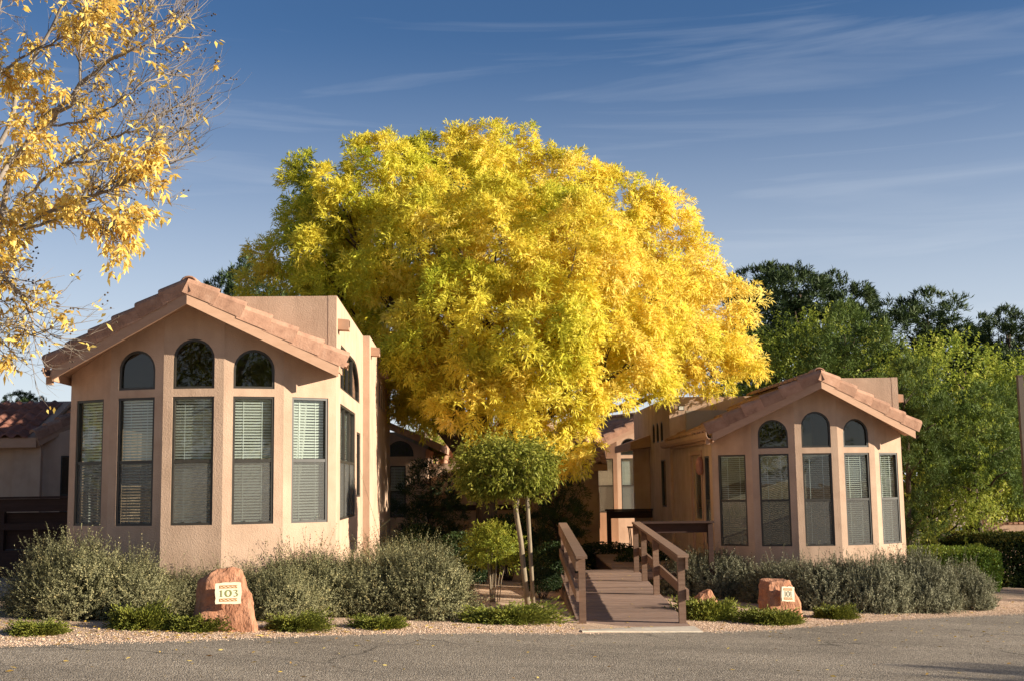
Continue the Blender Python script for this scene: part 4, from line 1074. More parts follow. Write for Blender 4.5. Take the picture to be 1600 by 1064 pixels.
# --- foreground tree at the upper left: limbs traced as directions, standing about 9 m off
def amber_tree():
    Y0 = 8.6
    tb_ = Vector((-6.6, 9.0, zg(-6.6, 9.0)))
    root = empty('amber_tree', tb_); tag(root, 'half bare tree with amber leaves and pale twigs above the cottage roof', 'tree')
    mb = MB(-tb_)
    fork = tb_ + Vector((.1, 0, 3.0))
    mb.tube([tb_ + Vector((0, 0, -.2)), tb_ + Vector((0, 0, .3)), tb_ + Vector((.04, 0, 1.6)), fork, fork + Vector((-.2, .1, 1.6)), fork + Vector((-.5, .2, 3.2))], [.26, .19, .16, .15, .11, .06], 10)
    mb.build('trunk', 'pale_bark', root)
    br = MB(-tb_); LP = []; LD = []; BER = []
    limbs = [  # pixel path, depth offset, start radius, leaf density along it
        ([(-260, 560), (-60, 490), (55, 245), (140, 150), (205, 95), (275, 72), (310, 45)], .2, .055, (1, 1, .9, .3, .06, .03)),
        ([(-260, 560), (-40, 300), (60, 130), (120, 20), (175, -60)], .8, .06, (1, 1, 1, .7)),
        ([(-60, 490), (20, 290), (95, 205), (145, 150), (150, 60), (170, -20)], -.3, .045, (1, 1, .5, .25, .25)),
        ([(-260, 560), (-60, 440), (40, 372), (130, 325), (180, 308), (225, 290), (258, 282)], -.2, .045, (1, .8, .45, .25, .4, .8)),
        ([(-60, 440), (50, 330), (120, 265), (190, 225), (250, 205), (310, 168)], .5, .036, (1, 1, .3, .05, .03)),
        ([(120, 265), (200, 255), (270, 235), (325, 190)], .3, .016, (.1, .05, .03)),
        ([(40, 372), (110, 350), (165, 350), (195, 358), (218, 350)], -.4, .022, (.6, .5, .4, .5)),
        ([(-120, 500), (-20, 430), (30, 440), (60, 475), (75, 510), (72, 530)], -.5, .026, (.5, .2, .12, .06, .12)),
        ([(-20, 430), (10, 470), (14, 520), (18, 545)], -.2, .016, (.3, .12, .4)),
        ([(-60, 490), (-20, 150), (10, 60), (40, -40)], -.1, .05, (1, 1, 1)),
        ([(-20, 150), (70, 90), (130, 60), (180, 20)], .1, .022, (1, 1, .8)),
        ([(210, 95), (240, 55), (260, 10)], .3, .013, (.1, .05)),
        ([(95, 205), (170, 190), (230, 150), (290, 120)], .1, .016, (.6, .12, .04)),
        ([(130, 350), (200, 290), (250, 275), (300, 250)], .15, .015, (.35, .05, .03)),
    ]
    pm = Y0 / FPX
    def twig(p, d, ln, r, lv, dens):
        n = 4; pts = [p]; q = p.copy(); dd = d.copy()
        for i in range(n):
            dd = (dd + Vector([random.uniform(-.3, .3) for _ in range(3)]) + Vector((0.04, 0, .13 if dens < .4 else -.02))).normalized()
            q = q + dd * ln / n; pts.append(q.copy())
        br.tube(pts, [r * (1 - .75 * i / n) for i in range(n + 1)], 4, cap=False)
        if lv > 0:
            for _ in range(3 if lv > 1 else 2 + (random.random() < .5)):
                i = random.randint(1, n - 1)
                nd = (dd + Vector([random.uniform(-.9, .9) for _ in range(3)])).normalized()
                twig(pts[i], nd, ln * random.uniform(.45, .75), r * .55, lv - 1, dens)
        for i in range(1, n + 1):
            puff = min(1, max(0, .62 + 2.2 * noise.noise(pts[i] * 2.6)))
            if random.random() < dens * puff * (.8 if lv < 2 else .4):
                for _ in range(random.randint(3, 5)):
                    LP.append(pts[i]); LD.append((dd * .45 + Vector([random.uniform(-.7, .7), random.uniform(-.7, .7), random.uniform(-1.0, .35)])).normalized())
        if dens < .5 and random.random() < .10: BER.append(pts[-1])
    for path, dy, r0, dn in limbs:
        pts = [at(px - 24, py - 6, Y0 + dy + .25 * math.sin(px * .02)) for px, py in path]
        if path[0] == (-260, 560): pts[0] = fork + Vector((0, 0, -.1))
        fine = []
        for i in range(len(pts) - 1):
            a = pts[max(i - 1, 0)]; b, c = pts[i], pts[i + 1]; e = pts[min(i + 2, len(pts) - 1)]
            for k in range(6):
                t = k / 6; t2, t3 = t * t, t ** 3
                fine.append(.5 * ((2 * b) + (c - a) * t + (2 * a - 5 * b + 4 * c - e) * t2 + (3 * b - a - 3 * c + e) * t3) + Vector([random.uniform(-.012, .012) for _ in range(3)]))
        fine.append(pts[-1]); n = len(fine)
        br.tube(fine, [r0 * .42 * (1 - .85 * i / (n - 1)) + .003 for i in range(n)], 6)
        for i in range(3, n):
            dens = dn[min((i - 1) // 6, len(dn) - 1)]
            d = (fine[i] - fine[i - 1]).normalized()
            for _ in range(2):
                if random.random() < .8:
                    nd = (d * .8 + Vector([random.uniform(-.8, .8), random.uniform(-.9, .9), random.uniform(-.6, .9)])).normalized()
                    twig(fine[i], nd, random.uniform(.2, .5) if dens < .3 else random.uniform(.14, .32), .005, 2 if random.random() < (.75 if dens < .5 else .35) else 1, dens)
    br.build('branches', 'pale_bark', root)
    LPa, LDa = np.array([tuple(p) for p in LP]), np.array([tuple(p) for p in LD])
    LPa = LPa + RNG.normal(size=LPa.shape) * .02
    Q = leaves(LPa, LDa, RNG.uniform(.042, .085, len(LPa)), RNG.uniform(.016, .027, len(LPa)), .15)
    tt = .55 + .25 * RNG.normal(size=len(Q))
    link('foliage', quad_mesh('amber_leaves', Q - np.array(tb_)[None, None], tt, 'amber_leaf'), root)
    bb = MB(-tb_)
    for p in BER:
        for _ in range(3):
            c = Vector(p) + Vector([random.uniform(-.03, .03) for _ in range(3)]); bb.tube([c + Vector((0, 0, -.007)), c, c + Vector((0, 0, .007))], [.002, .009, .002], 5)
    o = bb.build('berries', 'bark', root); tag(o, kind='stuff')
amber_tree()

# --- generic background trees
def shoots(P, A, k, ln=.5, ll=.13, lw=.07, droop=.2, up=.5):
    n = len(P); ax = unit(A + np.array([0, 0, up]) + RNG.normal(size=A.shape) * .25)
    P2 = np.repeat(P, k, 0); A2 = np.repeat(ax, k, 0); s = np.tile(np.linspace(0, 1, k), n)[:, None]
    base = P2 + A2 * ln * s
    d = unit(A2 * .35 + rvec(n * k) * .9 + np.array([0, 0, -.2]))
    return leaves(base, d, ll * RNG.uniform(.7, 1.2, n * k), lw * RNG.uniform(.8, 1.2, n * k), droop, face=A2)
def needles(P, A, k, ln=.26, w=.028):
    n = len(P); P2 = np.repeat(P, k, 0); A2 = np.repeat(A, k, 0)
    d = unit(A2 * .75 + rvec(n * k) * .75 + np.array([0, 0, .15]))
    return leaves(P2 + RNG.normal(size=P2.shape) * .05, d, ln * RNG.uniform(.7, 1.2, n * k), np.full(n * k, w), 0, face=A2)
def tree_proto(kind, lobes, trunk_h, tr, leafmat, bumps, per, tintf=.5, k=10, **kw):
    P, A = crown_points(lobes, bumps, per, bump_r=kw.get('br', (.3, .5)))
    tn = np.array([noise.noise((p[0] * 1.1, p[1] * 1.1, p[2] * 1.1)) for p in P])
    tint = tintf + .35 * tn + RNG.normal(size=len(P)) * .1
    Q = shoots(P, A, k, kw.get('ln', .5), kw.get('ll', .13), kw.get('lw', .07)) if kind == 'leaf' else needles(P, A, k, kw.get('ln', .26), kw.get('w', .028))
    cr = quad_mesh('crown', Q, np.repeat(tint, k) + RNG.normal(size=len(Q)) * .06, leafmat)
    mb = MB(); top = max(l[2] for l in lobes)
    mb.tube(limb_path((0, 0, -.3), (.1, .1, top), 0, 8, .04), [tr * (1.25 if i == 0 else 1 - .85 * i / 8) for i in range(9)], 9)
    for (x, y, z, r) in lobes:
        s = max(trunk_h * .8, min(z - math.hypot(x, y) * .5, top * .9))
        mb.tube(limb_path((.05, .05, s), (x, y, z), .02, 4), [tr * .4, tr * .33, tr * .25, tr * .17, .02], 6)
    return cr, mb.mesh('trunk', 'bark')
def tree_inst(name, proto, loc, sc, rz_, label, cat='tree', group=None):
    root = empty(name, loc, rz_); root.scale = sc if hasattr(sc, '__len__') else (sc,) * 3
    tag(root, label, cat, group)
    link('crown', proto[0], root); link('trunk', proto[1], root)
    return root
def rand_lobes(n, rx, z0, z1, r, seed):
    rn = random.Random(seed); out = []
    for i in range(n):
        a = i * 2.4 + rn.uniform(-.4, .4); t = (i + .5) / n; z = z0 + (z1 - z0) * t; w = rx * math.sin(math.pi * (.18 + .74 * t)) * rn.uniform(.55, 1.0)
        out.append((w * math.cos(a), w * math.sin(a), z, r * rn.uniform(.75, 1.2)))
    out.append((0, 0, (z0 + z1) / 2, rx * .65)); out.append((0, 0, z1, r * .8))
    return out
lushA = tree_proto('leaf', rand_lobes(14, 2.5, 1.5, 6.2, 1.1, 1), 1.6, .2, 'lush_leaf', 11, 8, .6, k=11)
lushB = tree_proto('leaf', rand_lobes(14, 2.3, 1.0, 6.6, 1.05, 5), 1.6, .18, 'lush_leaf', 11, 8, .66, k=11, ln=.7)
lushC = tree_proto('leaf', rand_lobes(12, 2.3, 3.2, 6.3, 1.0, 23), 2.2, .2, 'lush_leaf', 11, 8, .55, k=11)
lpineB = tree_proto('pine', rand_lobes(11, 1.9, 3.0, 6.2, .85, 31), 2.2, .17, 'light_pine', 18, 11, .5, k=18, br=(.22, .38), ln=.17, w=.022)
pineA = tree_proto('pine', rand_lobes(15, 3.0, 3.6, 8.6, 1.15, 2), 2.5, .28, 'pine_needle', 15, 11, .5, k=20, br=(.3, .46), ln=.21, w=.034)
pineB = tree_proto('pine', rand_lobes(13, 2.6, 2.5, 8.2, 1.05, 9), 2.5, .26, 'pine_needle', 15, 11, .55, k=20, br=(.3, .46), ln=.21, w=.034)
lpine = tree_proto('pine', rand_lobes(13, 1.9, 1.4, 6.2, .85, 4), 1.2, .17, 'light_pine', 18, 11, .5, k=18, br=(.22, .38), ln=.17, w=.022)
def tree_at(name, proto, top, px, py_top, Y, rz_, label, group, wx=1.0, cat='tree'):
    b = gx(px, Y); h = at(px, py_top, Y).z - b.z; s = h / top
    return tree_inst(name, proto, b, (s * wx, s * wx, s), rz_, label, cat, group)
gL, gP = 'green trees behind the right cottage', 'pine trees in the background'
tree_at('pine_tree', pineA, 9.6, 1262, 413, 56, .4, 'dark rounded pine rising tallest behind the right cottage roof', gP, 1.1)
tree_at('pine_tree', pineB, 9.2, 1465, 452, 58, 2.0, 'dark broad-topped pine behind the leafy green trees', gP, 1.15)
tree_at('pine_tree', pineB, 9.2, 1588, 480, 54, 4.4, 'dark pine standing behind the brown lamp post', gP, .95)
tree_at('pine_tree', lpine, 7.0, 1330, 478, 46.5, 1.0, 'light green young pine over the ridge of the right cottage', gP, 1.0)
tree_at('pine_tree', lpine, 7.0, 1422, 560, 33.0, 2.7, 'light green pine with low boughs touching the right cottage corner', gP, .8)
tree_at('pine_tree', lpineB, 7.0, 1530, 590, 34.5, .3, 'light green pine standing behind the tall squared hedge', gP, 1.1)
tree_at('pine_tree', pineB, 9.2, 383, 395, 46, 1.2, 'small blue-green pine tip showing above the left cottage roof', gP, .7)
tree_at('pine_tree', pineA, 9.6, 42, 613, 48, 1.2, 'distant pine tip above the red tiled roof', gP, .8)
tree_at('green_tree', lushA, 7.3, 1215, 510, 52, 0, 'leafy green tree beside the golden ash crown', gL, .9)
tree_at('green_tree', lushB, 7.6, 1290, 500, 49, 1.5, 'leafy green tree directly behind the right cottage ridge', gL, 1.05)
tree_at('green_tree', lushB, 7.6, 1455, 550, 34.6, 2.2, 'leafy green tree with yellowing shoots beside the right cottage wall', gL, .8)
tree_at('green_tree', lushB, 7.6, 1520, 535, 47, 3.4, 'leafy green tree with yellowing shoots over the clipped hedges', gL, 1.15)
tree_at('green_tree', lushA, 7.3, 1610, 600, 47, 4.0, 'leafy green tree beyond the garden wall', gL, 1.2)
# dark trees that stand behind the court
tree_at('green_tree', lushB, 7.6, 655, 600, 36.5, 2.2, 'shaded green tree behind the first cottage near the court wall', gL, .55)
tree_at('green_tree', lushB, 7.6, 1592, 575, 45.5, 5.0, 'leafy green tree rising just behind the low garden wall', gL, .8)
# trees across the road: their reflection darkens the window glass, one throws its shade on the asphalt
gR = 'trees across the road'
for i, (x, y, s_, lab) in enumerate(((-24, -25, 1.6, 'leafy tree across the road mirrored in the shaded panes of the left cottage'), (-14, -30, 1.75, 'tall leafy tree across the road mirrored in the middle bow windows'), (-5, -27, 1.6, 'leafy tree across the road mirrored in the arched panes'), (6, -31, 1.8, 'tall leafy tree across the road mirrored in the right cottage'), (17, -26, 1.6, 'leafy tree across the road mirrored in the last bow windows'), (-24, 14, 1.3, 'leafy tree added out of view to darken the first bow window'), (33, 26, 1.4, 'leafy tree added out of view to darken glass in the sunlit facets'), (24, 8.2, .86, 'small leafy tree whose shade falls on the asphalt'))):
    tree_inst('roadside_tree', (lushA, lushB)[i % 2], (x, y, zg(x, y)), s_, i * 1.1, lab, 'tree', gR)  # the two trees at the sides are added unseen, to darken window reflections

# --- small standard tree with clipped head, and its stake
def topiary():
    b = gp(829, 948); Y = b.y
    root = empty('standard_tree', b); tag(root, 'small tree with clipped dome of green leaves on a leaning grey stem', 'tree')
    c = at(790, 735, Y); sc = Y / FPX
    rx, rzv = 79 * sc, 49 * sc
    n = 14000; d = rvec(n); rad = RNG.uniform(.4, 1, n) ** .4 * .93
    lump = np.array([noise.noise((q[0] * 2.4, q[1] * 2.4, q[2] * 2.4)) + .6 * noise.noise((q[0] * 6, q[1] * 6, q[2] * 6)) for q in d]) * .15
    d = d / (np.abs(d) ** 2.7).sum(1, keepdims=True) ** (1 / 2.7)
    zz = d[:, 2].copy()
    Pn = np.stack([d[:, 0] * rx, d[:, 1] * rx * .95, np.where(zz > 0, zz * rzv, zz * rzv * .9)], 1) * (rad + lump)[:, None]
    # the dome hangs lower on the outer rim than at the stem
    Pn[:, 2] += np.where((zz < -.1), -.16 * np.clip(np.hypot(Pn[:, 0] - .12, Pn[:, 1]) / rx, 0, 1) + .09, 0)
    dirs = unit(d * .6 + rvec(n) * .8 + np.array([0, 0, -.35]))
    Q = leaves(Pn + np.array(c - b), dirs, RNG.uniform(.05, .095, n), RNG.uniform(.022, .036, n), .25, face=d * .5)
    tt = .45 + .3 * lump / .14 * .6 + RNG.normal(size=n) * .2 + .14 * zz
    ns = 260; ds = unit(rvec(ns) + np.array([0, 0, .25])); dd_ = ds / (np.abs(ds) ** 2.7).sum(1, keepdims=True) ** (1 / 2.7)
    Sp = dd_ * np.array([rx, rx * .95, rzv]) * .95; axs = unit(ds + rvec(ns) * .6 + np.array([0, 0, .3])); pk = 9
    Pb = np.repeat(Sp, pk, 0) + np.repeat(axs, pk, 0) * np.tile(np.linspace(0, .2, pk), ns)[:, None] * np.repeat(RNG.uniform(.4, 1.2, ns), pk)[:, None]
    Q2 = leaves(Pb + np.array(c - b), unit(np.repeat(axs, pk, 0) * .5 + rvec(ns * pk) * .8), RNG.uniform(.05, .085, ns * pk), RNG.uniform(.02, .032, ns * pk), .2)
    Q = np.concatenate([Q, Q2]); tt = np.concatenate([tt, .62 + RNG.normal(size=ns * pk) * .2])
    link('crown', quad_mesh('topiary_crown', Q, tt, 'topiary_leaf'), root)
    mb = MB(-b)
    foot = gp(826, 947); neck = at(802, 775, Y)
    mb.tube([foot + Vector((0, 0, -.1)), foot + (neck - foot) * .3, foot + (neck - foot) * .6 + Vector((.02, 0, 0)), neck, at(796, 745, Y)], [.052, .047, .045, .042, .03], 9)
    mb.tube([foot + (neck - foot) * .82, at(809, 772, Y) , at(815, 740, Y)], [.03, .032, .022], 7)
    for q in range(7):
        a = q * .9; mb.tube([neck + Vector((0, 0, .05)), c + Vector((math.cos(a) * rx * .6, math.sin(a) * rx * .6, .1))], [.018, .006], 5)
    mb.build('trunk', 'grey_wood', root)
    f2 = gp(834, 949)
    mb = MB(-f2); t2 = at(822, 752, f2.y)
    mb.tube([f2 + Vector((0, 0, -.1)), f2 + (t2 - f2) * .5, t2], [.036, .036, .036], 10)
    o = mb.build('tree_stake', 'grey_wood', None, f2); tag(o, 'round wooden stake standing beside the clipped standard tree', 'stake')
topiary()

# --- shrubs
def sage_mesh(name, rx, ry, rzz, twigs, per=22, mt='sage_leaf', tl=(.16, .36), ll=.028, lw=.013, spiky=.5, tint0=.5):
    d = on_sphere(twigs, -.12); n = len(d)
    rad = RNG.uniform(.45, .97, (n, 1)) ** .6
    lump = np.array([noise.noise((q[0] * 2.6 + rx, q[1] * 2.6, q[2] * 2.6)) * .2 + noise.noise((q[0] * 6 + rx, q[1] * 6, q[2] * 6)) * .14 for q in d])[:, None]
    S = d * np.array([rx, ry, rzz]) * (rad + lump)
    S[:, 2] = np.maximum(S[:, 2], .01)
    ax = unit(d * np.array([.8, .8, .6]) + np.array([0, 0, spiky]) + RNG.normal(size=(n, 3)) * .35)
    ln = RNG.uniform(*tl, (n, 1)) * np.where(RNG.random((n, 1)) < .025, 1.9, 1.0); cur = RNG.normal(size=(n, 3)) * .35
    s = np.tile(np.linspace(.05, 1, per), n)[:, None]
    P = np.repeat(S, per, 0) + np.repeat(ax * ln, per, 0) * s + np.repeat(cur * ln, per, 0) * s * s
    D = unit(np.repeat(ax, per, 0) * .45 + rvec(n * per) * .9)
    Q = leaves(P, D, ll * RNG.uniform(.7, 1.3, len(P)), lw * RNG.uniform(.8, 1.2, len(P)), .05, face=np.repeat(d, per, 0))
    tt = np.repeat(tint0 + RNG.normal(size=n) * .24, per) + .12 * s[:, 0] + RNG.normal(size=len(P)) * .08
    # stems
    e = S + ax * ln + cur * ln; sd = unit(np.cross(ax, rvec(n))) * .0035
    Qs = np.stack([S * .75 - sd, S * .75 + sd, e + sd * .4, e - sd * .4], 1)
    return quad_mesh(name, np.concatenate([Q, Qs]), np.concatenate([tt, np.full(n, .25)]), mt)
def stems_mesh(rx, ry, h, n=16, m='bark'):
    mb = MB()
    for _ in range(n):
        a = random.uniform(0, 6.28); r = random.uniform(.3, .75)
        mb.tube(limb_path((random.uniform(-.1, .1), random.uniform(-.1, .1), -.05), (rx * r * math.cos(a), ry * r * math.sin(a), h * random.uniform(.5, .8)), .0, 4), [.014, .011, .009, .007, .004], 4, cap=False)
    return mb.mesh('stems', m)
sageP = [sage_mesh('sage_a', .9, .66, .84, 2700, tl=(.12, .28)), sage_mesh('sage_b', .76, .6, .8, 2300, spiky=.6, tl=(.13, .3))]
silvP = [sage_mesh('silver_a', .93, .72, .6, 2800, mt='silver_leaf', tl=(.09, .19), ll=.03, lw=.011, spiky=.8), sage_mesh('silver_b', .74, .66, .58, 2200, mt='silver_leaf', tl=(.09, .2), ll=.03, lw=.011, spiky=.8)]
ragP = [sage_mesh('sage_c', .75, .5, .7, 1100, per=20, spiky=.9, tl=(.22, .45))]
stemsP = stems_mesh(.8, .6, .8)
def shrub(proto, loc, sc, rz_, label, group, name='sage_shrub', cat='shrub'):
    root = empty(name, loc, rz_); root.scale = sc; tag(root, label, cat, group)
    link('foliage', proto, root); link('stems', stemsP, root)
    return root
gS, gV = 'grey-green sage shrubs before the left cottage', 'silvery shrubs before the right cottage'
def sh(px, py, proto, wpx, hpx, ry, label, group, name='sage_shrub', back=.6, base_w=1.0, base_h=1.0):
    b = gp(px, py); b = Vector((b.x, b.y + back, 0)); b.z = zg(b.x, b.y)
    k = FPX / b.y
    if name == 'sage_shrub': wpx, hpx = wpx * 1.12, hpx * .86
    return shrub(proto, b, (wpx / k / 2 / base_w, ry, hpx / k / base_h), random.uniform(-.3, .3), label, group, name)
sh(62, 972, sageP[0], 190, 140, .9, 'broad sage shrub at the end of the bed by the deck railing', gS, back=.9)
sh(160, 972, sageP[1], 140, 118, .9, 'sage shrub before the shaded facet of the left cottage', gS, back=.8, base_w=.85)
sh(238, 966, sageP[1], 110, 78, .8, 'low sage shrub just behind the 103 boulder', gS, back=.8, base_w=.85)
sh(255, 955, ragP[0], 150, 110, .7, 'ragged open sage with long twigs against the cottage wall', gS, back=1.5, base_w=.75, base_h=.9)
sh(318, 950, ragP[0], 120, 80, .7, 'thin ragged sage right behind the 103 boulder top', gS, back=1.3, base_w=.75, base_h=.9)
sh(425, 966, ragP[0], 140, 132, .8, 'ragged sage with tall wiry shoots beside the 103 boulder', gS, back=1.1, base_w=.75, base_h=.9)
sh(455, 968, sageP[0], 150, 108, .8, 'dark-based sage shrub under the last bow window', gS, back=.9)
sh(560, 970, sageP[1], 150, 112, .9, 'sage shrub at the sunlit corner of the left cottage', gS, back=1.0, base_w=.85)
sh(650, 972, sageP[0], 160, 128, .95, 'rounded sage shrub at the right end of the bed near the standard tree', gS, back=.9)
sh(335, 968, sageP[1], 150, 88, .7, 'low sage shrub leaning on the back of the 103 boulder', gS, back=.75, base_w=.85)
sh(415, 972, sageP[0], 130, 92, .7, 'dense low sage shrub right beside the 103 boulder', gS, back=.6)
sh(600, 950, ragP[0], 130, 110, .7, 'open sage against the sunlit side wall', gS, back=1.6, base_w=.75, base_h=.9)
sh(365, 958, sageP[1], 120, 92, .8, 'low sage shrub between the 103 boulder and the bow wall', gS, back=1.0, base_w=.85)
sh(300, 952, sageP[0], 130, 84, .8, 'wide low sage shrub against the centre of the bow wall', gS, back=1.4)
sh(510, 966, sageP[1], 120, 100, .8, 'sage shrub between the dark-based sage and the corner sage', gS, back=.9, base_w=.85)
nS = 'silver_shrub'
sh(1130, 940, silvP[0], 190, 72, 1.0, 'silvery shrub beside the ramp railing', gV, nS, 1.5, .95, .72)
sh(1245, 950, silvP[1], 120, 66, 1.0, 'silvery shrub tight behind the 101 boulder plaque', gV, nS, 1.2, .75, .7)
sh(1190, 940, silvP[1], 140, 66, 1.0, 'silvery shrub behind the 101 boulder', gV, nS, 1.6, .75, .7)
sh(1300, 957, silvP[1], 130, 76, 1.0, 'silvery shrub just right of the 101 boulder', gV, nS, .9, .75, .7)
sh(1375, 960, silvP[0], 150, 84, 1.0, 'silvery shrub below the last window of the right cottage', gV, nS, .9, .95, .72)
sh(1450, 960, silvP[0], 150, 92, 1.0, 'tallest silvery shrub at the corner of the right cottage', gV, nS, .9, .95, .72)
sh(1530, 955, silvP[1], 85, 70, .9, 'small silvery shrub at the end of the bed by the gravel path', gV, nS, .7, .75, .7)

def juniper_mesh(name, rx, ry, h, fr, per=26):
    n = fr; a = RNG.uniform(0, 6.283, n); el = RNG.uniform(.02, .8, n) ** 1.6
    d = np.stack([np.cos(a) * np.cos(el), np.sin(a) * np.cos(el), np.sin(el)], 1)
    ln = RNG.uniform(.55, 1.0, (n, 1))
    s = np.tile(np.linspace(.15, 1, per), n)[:, None]
    P = np.repeat(d * ln, per, 0) * s
    P = P * np.array([rx, ry, h * 1.6]); P[:, 2] += h * .25 - .3 * h * (s[:, 0] ** 2)
    P *= np.repeat(1 + .45 * np.array([noise.noise((math.cos(q) * 1.6, math.sin(q) * 1.6, rx * 9 + fr)) for q in a]), per)[:, None]
    P += RNG.normal(size=P.shape) * .022; P[:, 2] = np.maximum(P[:, 2], .01)
    D = unit(np.repeat(d, per, 0) + rvec(n * per) * .55 + np.array([0, 0, .08]))
    Q = leaves(P, D, RNG.uniform(.025, .055, len(P)), RNG.uniform(.012, .02, len(P)), 0, face=np.repeat(d, per, 0))
    return quad_mesh(name, Q, np.repeat(.42 + RNG.normal(size=n) * .14, per) + .2 * (s[:, 0] - .4) + RNG.normal(size=len(P)) * .08, 'juniper')
junP = [juniper_mesh('juniper_a', .5, .38, .22, 620), juniper_mesh('juniper_b', .5, .42, .25, 620)]
gJ = 'low spreading junipers along the gravel edge'
for i, (px, py, w, h, lab) in enumerate([
        (45, 994, 90, 26, 'low juniper at the end of the bed before the broad sage'), (204, 984, 92, 42, 'bright green juniper left of the 103 boulder'), (304, 988, 112, 34, 'bright green juniper touching the foot of the 103 boulder'),
        (455, 987, 95, 30, 'low juniper below the dark-based sage'), (590, 984, 85, 24, 'thin flat juniper below the corner sage'), (790, 976, 150, 34, 'wide dark juniper below the standard tree'),
        (1112, 970, 98, 44, 'spiky juniper beside the ramp foot'), (1213, 977, 100, 28, 'dark juniper in front of the 101 boulder'), (1308, 968, 64, 26, 'small juniper right of the 101 boulder')]):
    b = gp(px, py); b.y += .3; b.z = zg(b.x, b.y); k = FPX / b.y
    root = empty('juniper', b, random.uniform(0, 6)); tag(root, lab, 'shrub', gJ)
    o = link('foliage', junP[i % 2], root); root.rotation_euler.z = random.choice((0, math.pi)) + random.uniform(-.2, .2)
    root.scale = (w / k * 1.12, .9, h / k / .30)

def leafy_mesh(name, rx, ry, h, n, mt, ll=.05, lw=.025, box=0.0, tint0=.45, top=0.0):
    if box:
        u = RNG.uniform(-1, 1, (n, 3)); f = RNG.integers(0, 3, n); sgn = RNG.choice([-1, 1], n); f = np.where((f == 2), 2, f); sgn = np.where(f == 2, 1, sgn)
        u[np.arange(n), f] = sgn
        pr = np.array([1.0, ry / rx, 1.0])
        d = u / np.maximum(1, (np.abs(u) ** 8).sum(1, keepdims=True) ** (1 / 8))
        P = d * np.array([rx, ry, h / 2]) + np.array([0, 0, h / 2]); nrm = np.zeros((n, 3)); nrm[np.arange(n), f] = sgn
    else:
        d = on_sphere(n, -.5); n = len(d); nrm = d
        P = d * np.array([rx, ry, h / 2]) + np.array([0, 0, h / 2])
    lump = np.array([noise.noise((p[0] * 2.2, p[1] * 2.2, p[2] * 2.2)) for p in P])[:, None]
    P = P + nrm * (lump * .09 + RNG.uniform(-.16, .03, (n, 1)))
    P[:, 2] = np.maximum(P[:, 2], .02)
    D = unit(nrm * .5 + rvec(n) * .85 + np.array([0, 0, .25]))
    Q = leaves(P, D, ll * RNG.uniform(.7, 1.3, n), lw * RNG.uniform(.8, 1.2, n), .1, face=nrm)
    return quad_mesh(name, Q, tint0 + .3 * lump[:, 0] + RNG.normal(size=n) * .13 + top * (P[:, 2] / h > .9), mt)  # top tints the uppermost leaves lighter, as if sunlit
def leafy(name, me, loc, label, cat, group=None, rz_=0, core=None, sc=(1, 1, 1)):
    root = empty(name, loc, rz_); root.scale = sc; tag(root, label, cat, group)
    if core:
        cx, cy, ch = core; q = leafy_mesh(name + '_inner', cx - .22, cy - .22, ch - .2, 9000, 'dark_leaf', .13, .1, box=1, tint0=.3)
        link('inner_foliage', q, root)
    link('foliage', me, root); link('stems', stemsP, root)
    return root
# clipped hedges on the right
hb = gx(1630, 33.5); leafy('clipped_hedge', leafy_mesh('hedge_big', 3.2, 1.0, at(1560, 838, 32.5).z - hb.z, 48000, 'shaded_hedge_leaf', .09, .05, box=1, tint0=.42, top=.4), hb + Vector((.45, 0, 0)), 'tall squared clipped hedge at the right beyond the gravel path', 'hedge', core=(3.2, 1.0, at(1560, 838, 32.5).z - hb.z))  # dark face and pale top are shade and sun in the leaf colour
hb = gx(1472, 29.5); leafy('clipped_hedge', leafy_mesh('hedge_small', 1.1, .7, at(1490, 858, 29).z - hb.z, 16000, 'hedge_leaf', .06, .034, box=1, tint0=.5, top=.25), hb + Vector((0, 0, 0)), 'low rounded clipped hedge behind the silvery shrubs', 'hedge')
hb = gx(1440, 30.5); leafy('round_shrub', leafy_mesh('shrub_r', .8, .6, .95, 4500, 'hedge_leaf', .06, .03, tint0=.62), hb, 'bright green low shrub at the right cottage corner', 'shrub')
hb = gx(1478, 36); leafy('yellow_shrub', leafy_mesh('shrub_y', 1.0, .8, at(1478, 826, 36).z - hb.z, 5500, 'nandina_leaf', .08, .035, tint0=.7), hb, 'yellow-green loose shrub behind the low clipped hedge', 'shrub')
hb = gx(1432, 40); leafy('round_shrub', leafy_mesh('shrub_s', 1.2, .8, 1.0, 4000, 'hedge_leaf', .08, .04, tint0=.5), hb, 'dim green shrub below the distant cottage', 'shrub')
# shaded court planting
gD = 'dark shrubs in the shaded court'
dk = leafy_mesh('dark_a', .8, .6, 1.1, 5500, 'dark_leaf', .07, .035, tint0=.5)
for px, Y, s, lab in ((40, 24.6, (2.2, 1, .8), 'dark shrub added behind the deck railing to darken its gaps'), (655, 26.5, (1.0, 1, 1.05), 'dark shrub beside the first cottage side wall'), (715, 25.5, (1.0, 1, .95), 'dark shrub behind the rounded sage'), (860, 24.5, (.7, 1, .85), 'dark shrub against the left ramp railing'), (1000, 27.8, (.9, .8, .75), 'dark shrub below the far deck railing'),  # the first shrub is added only to darken the railing gaps
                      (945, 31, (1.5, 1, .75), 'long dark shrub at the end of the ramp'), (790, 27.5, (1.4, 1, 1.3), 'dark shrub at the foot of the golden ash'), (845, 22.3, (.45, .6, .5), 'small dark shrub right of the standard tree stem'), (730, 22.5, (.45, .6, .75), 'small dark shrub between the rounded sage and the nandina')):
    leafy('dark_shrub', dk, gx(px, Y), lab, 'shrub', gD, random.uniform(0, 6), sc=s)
sp = tree_proto('pine', rand_lobes(12, .85, .35, 2.6, .45, 14), .2, .08, 'pine_needle', 26, 9, .35, k=14, br=(.15, .3), ln=.16, w=.02)
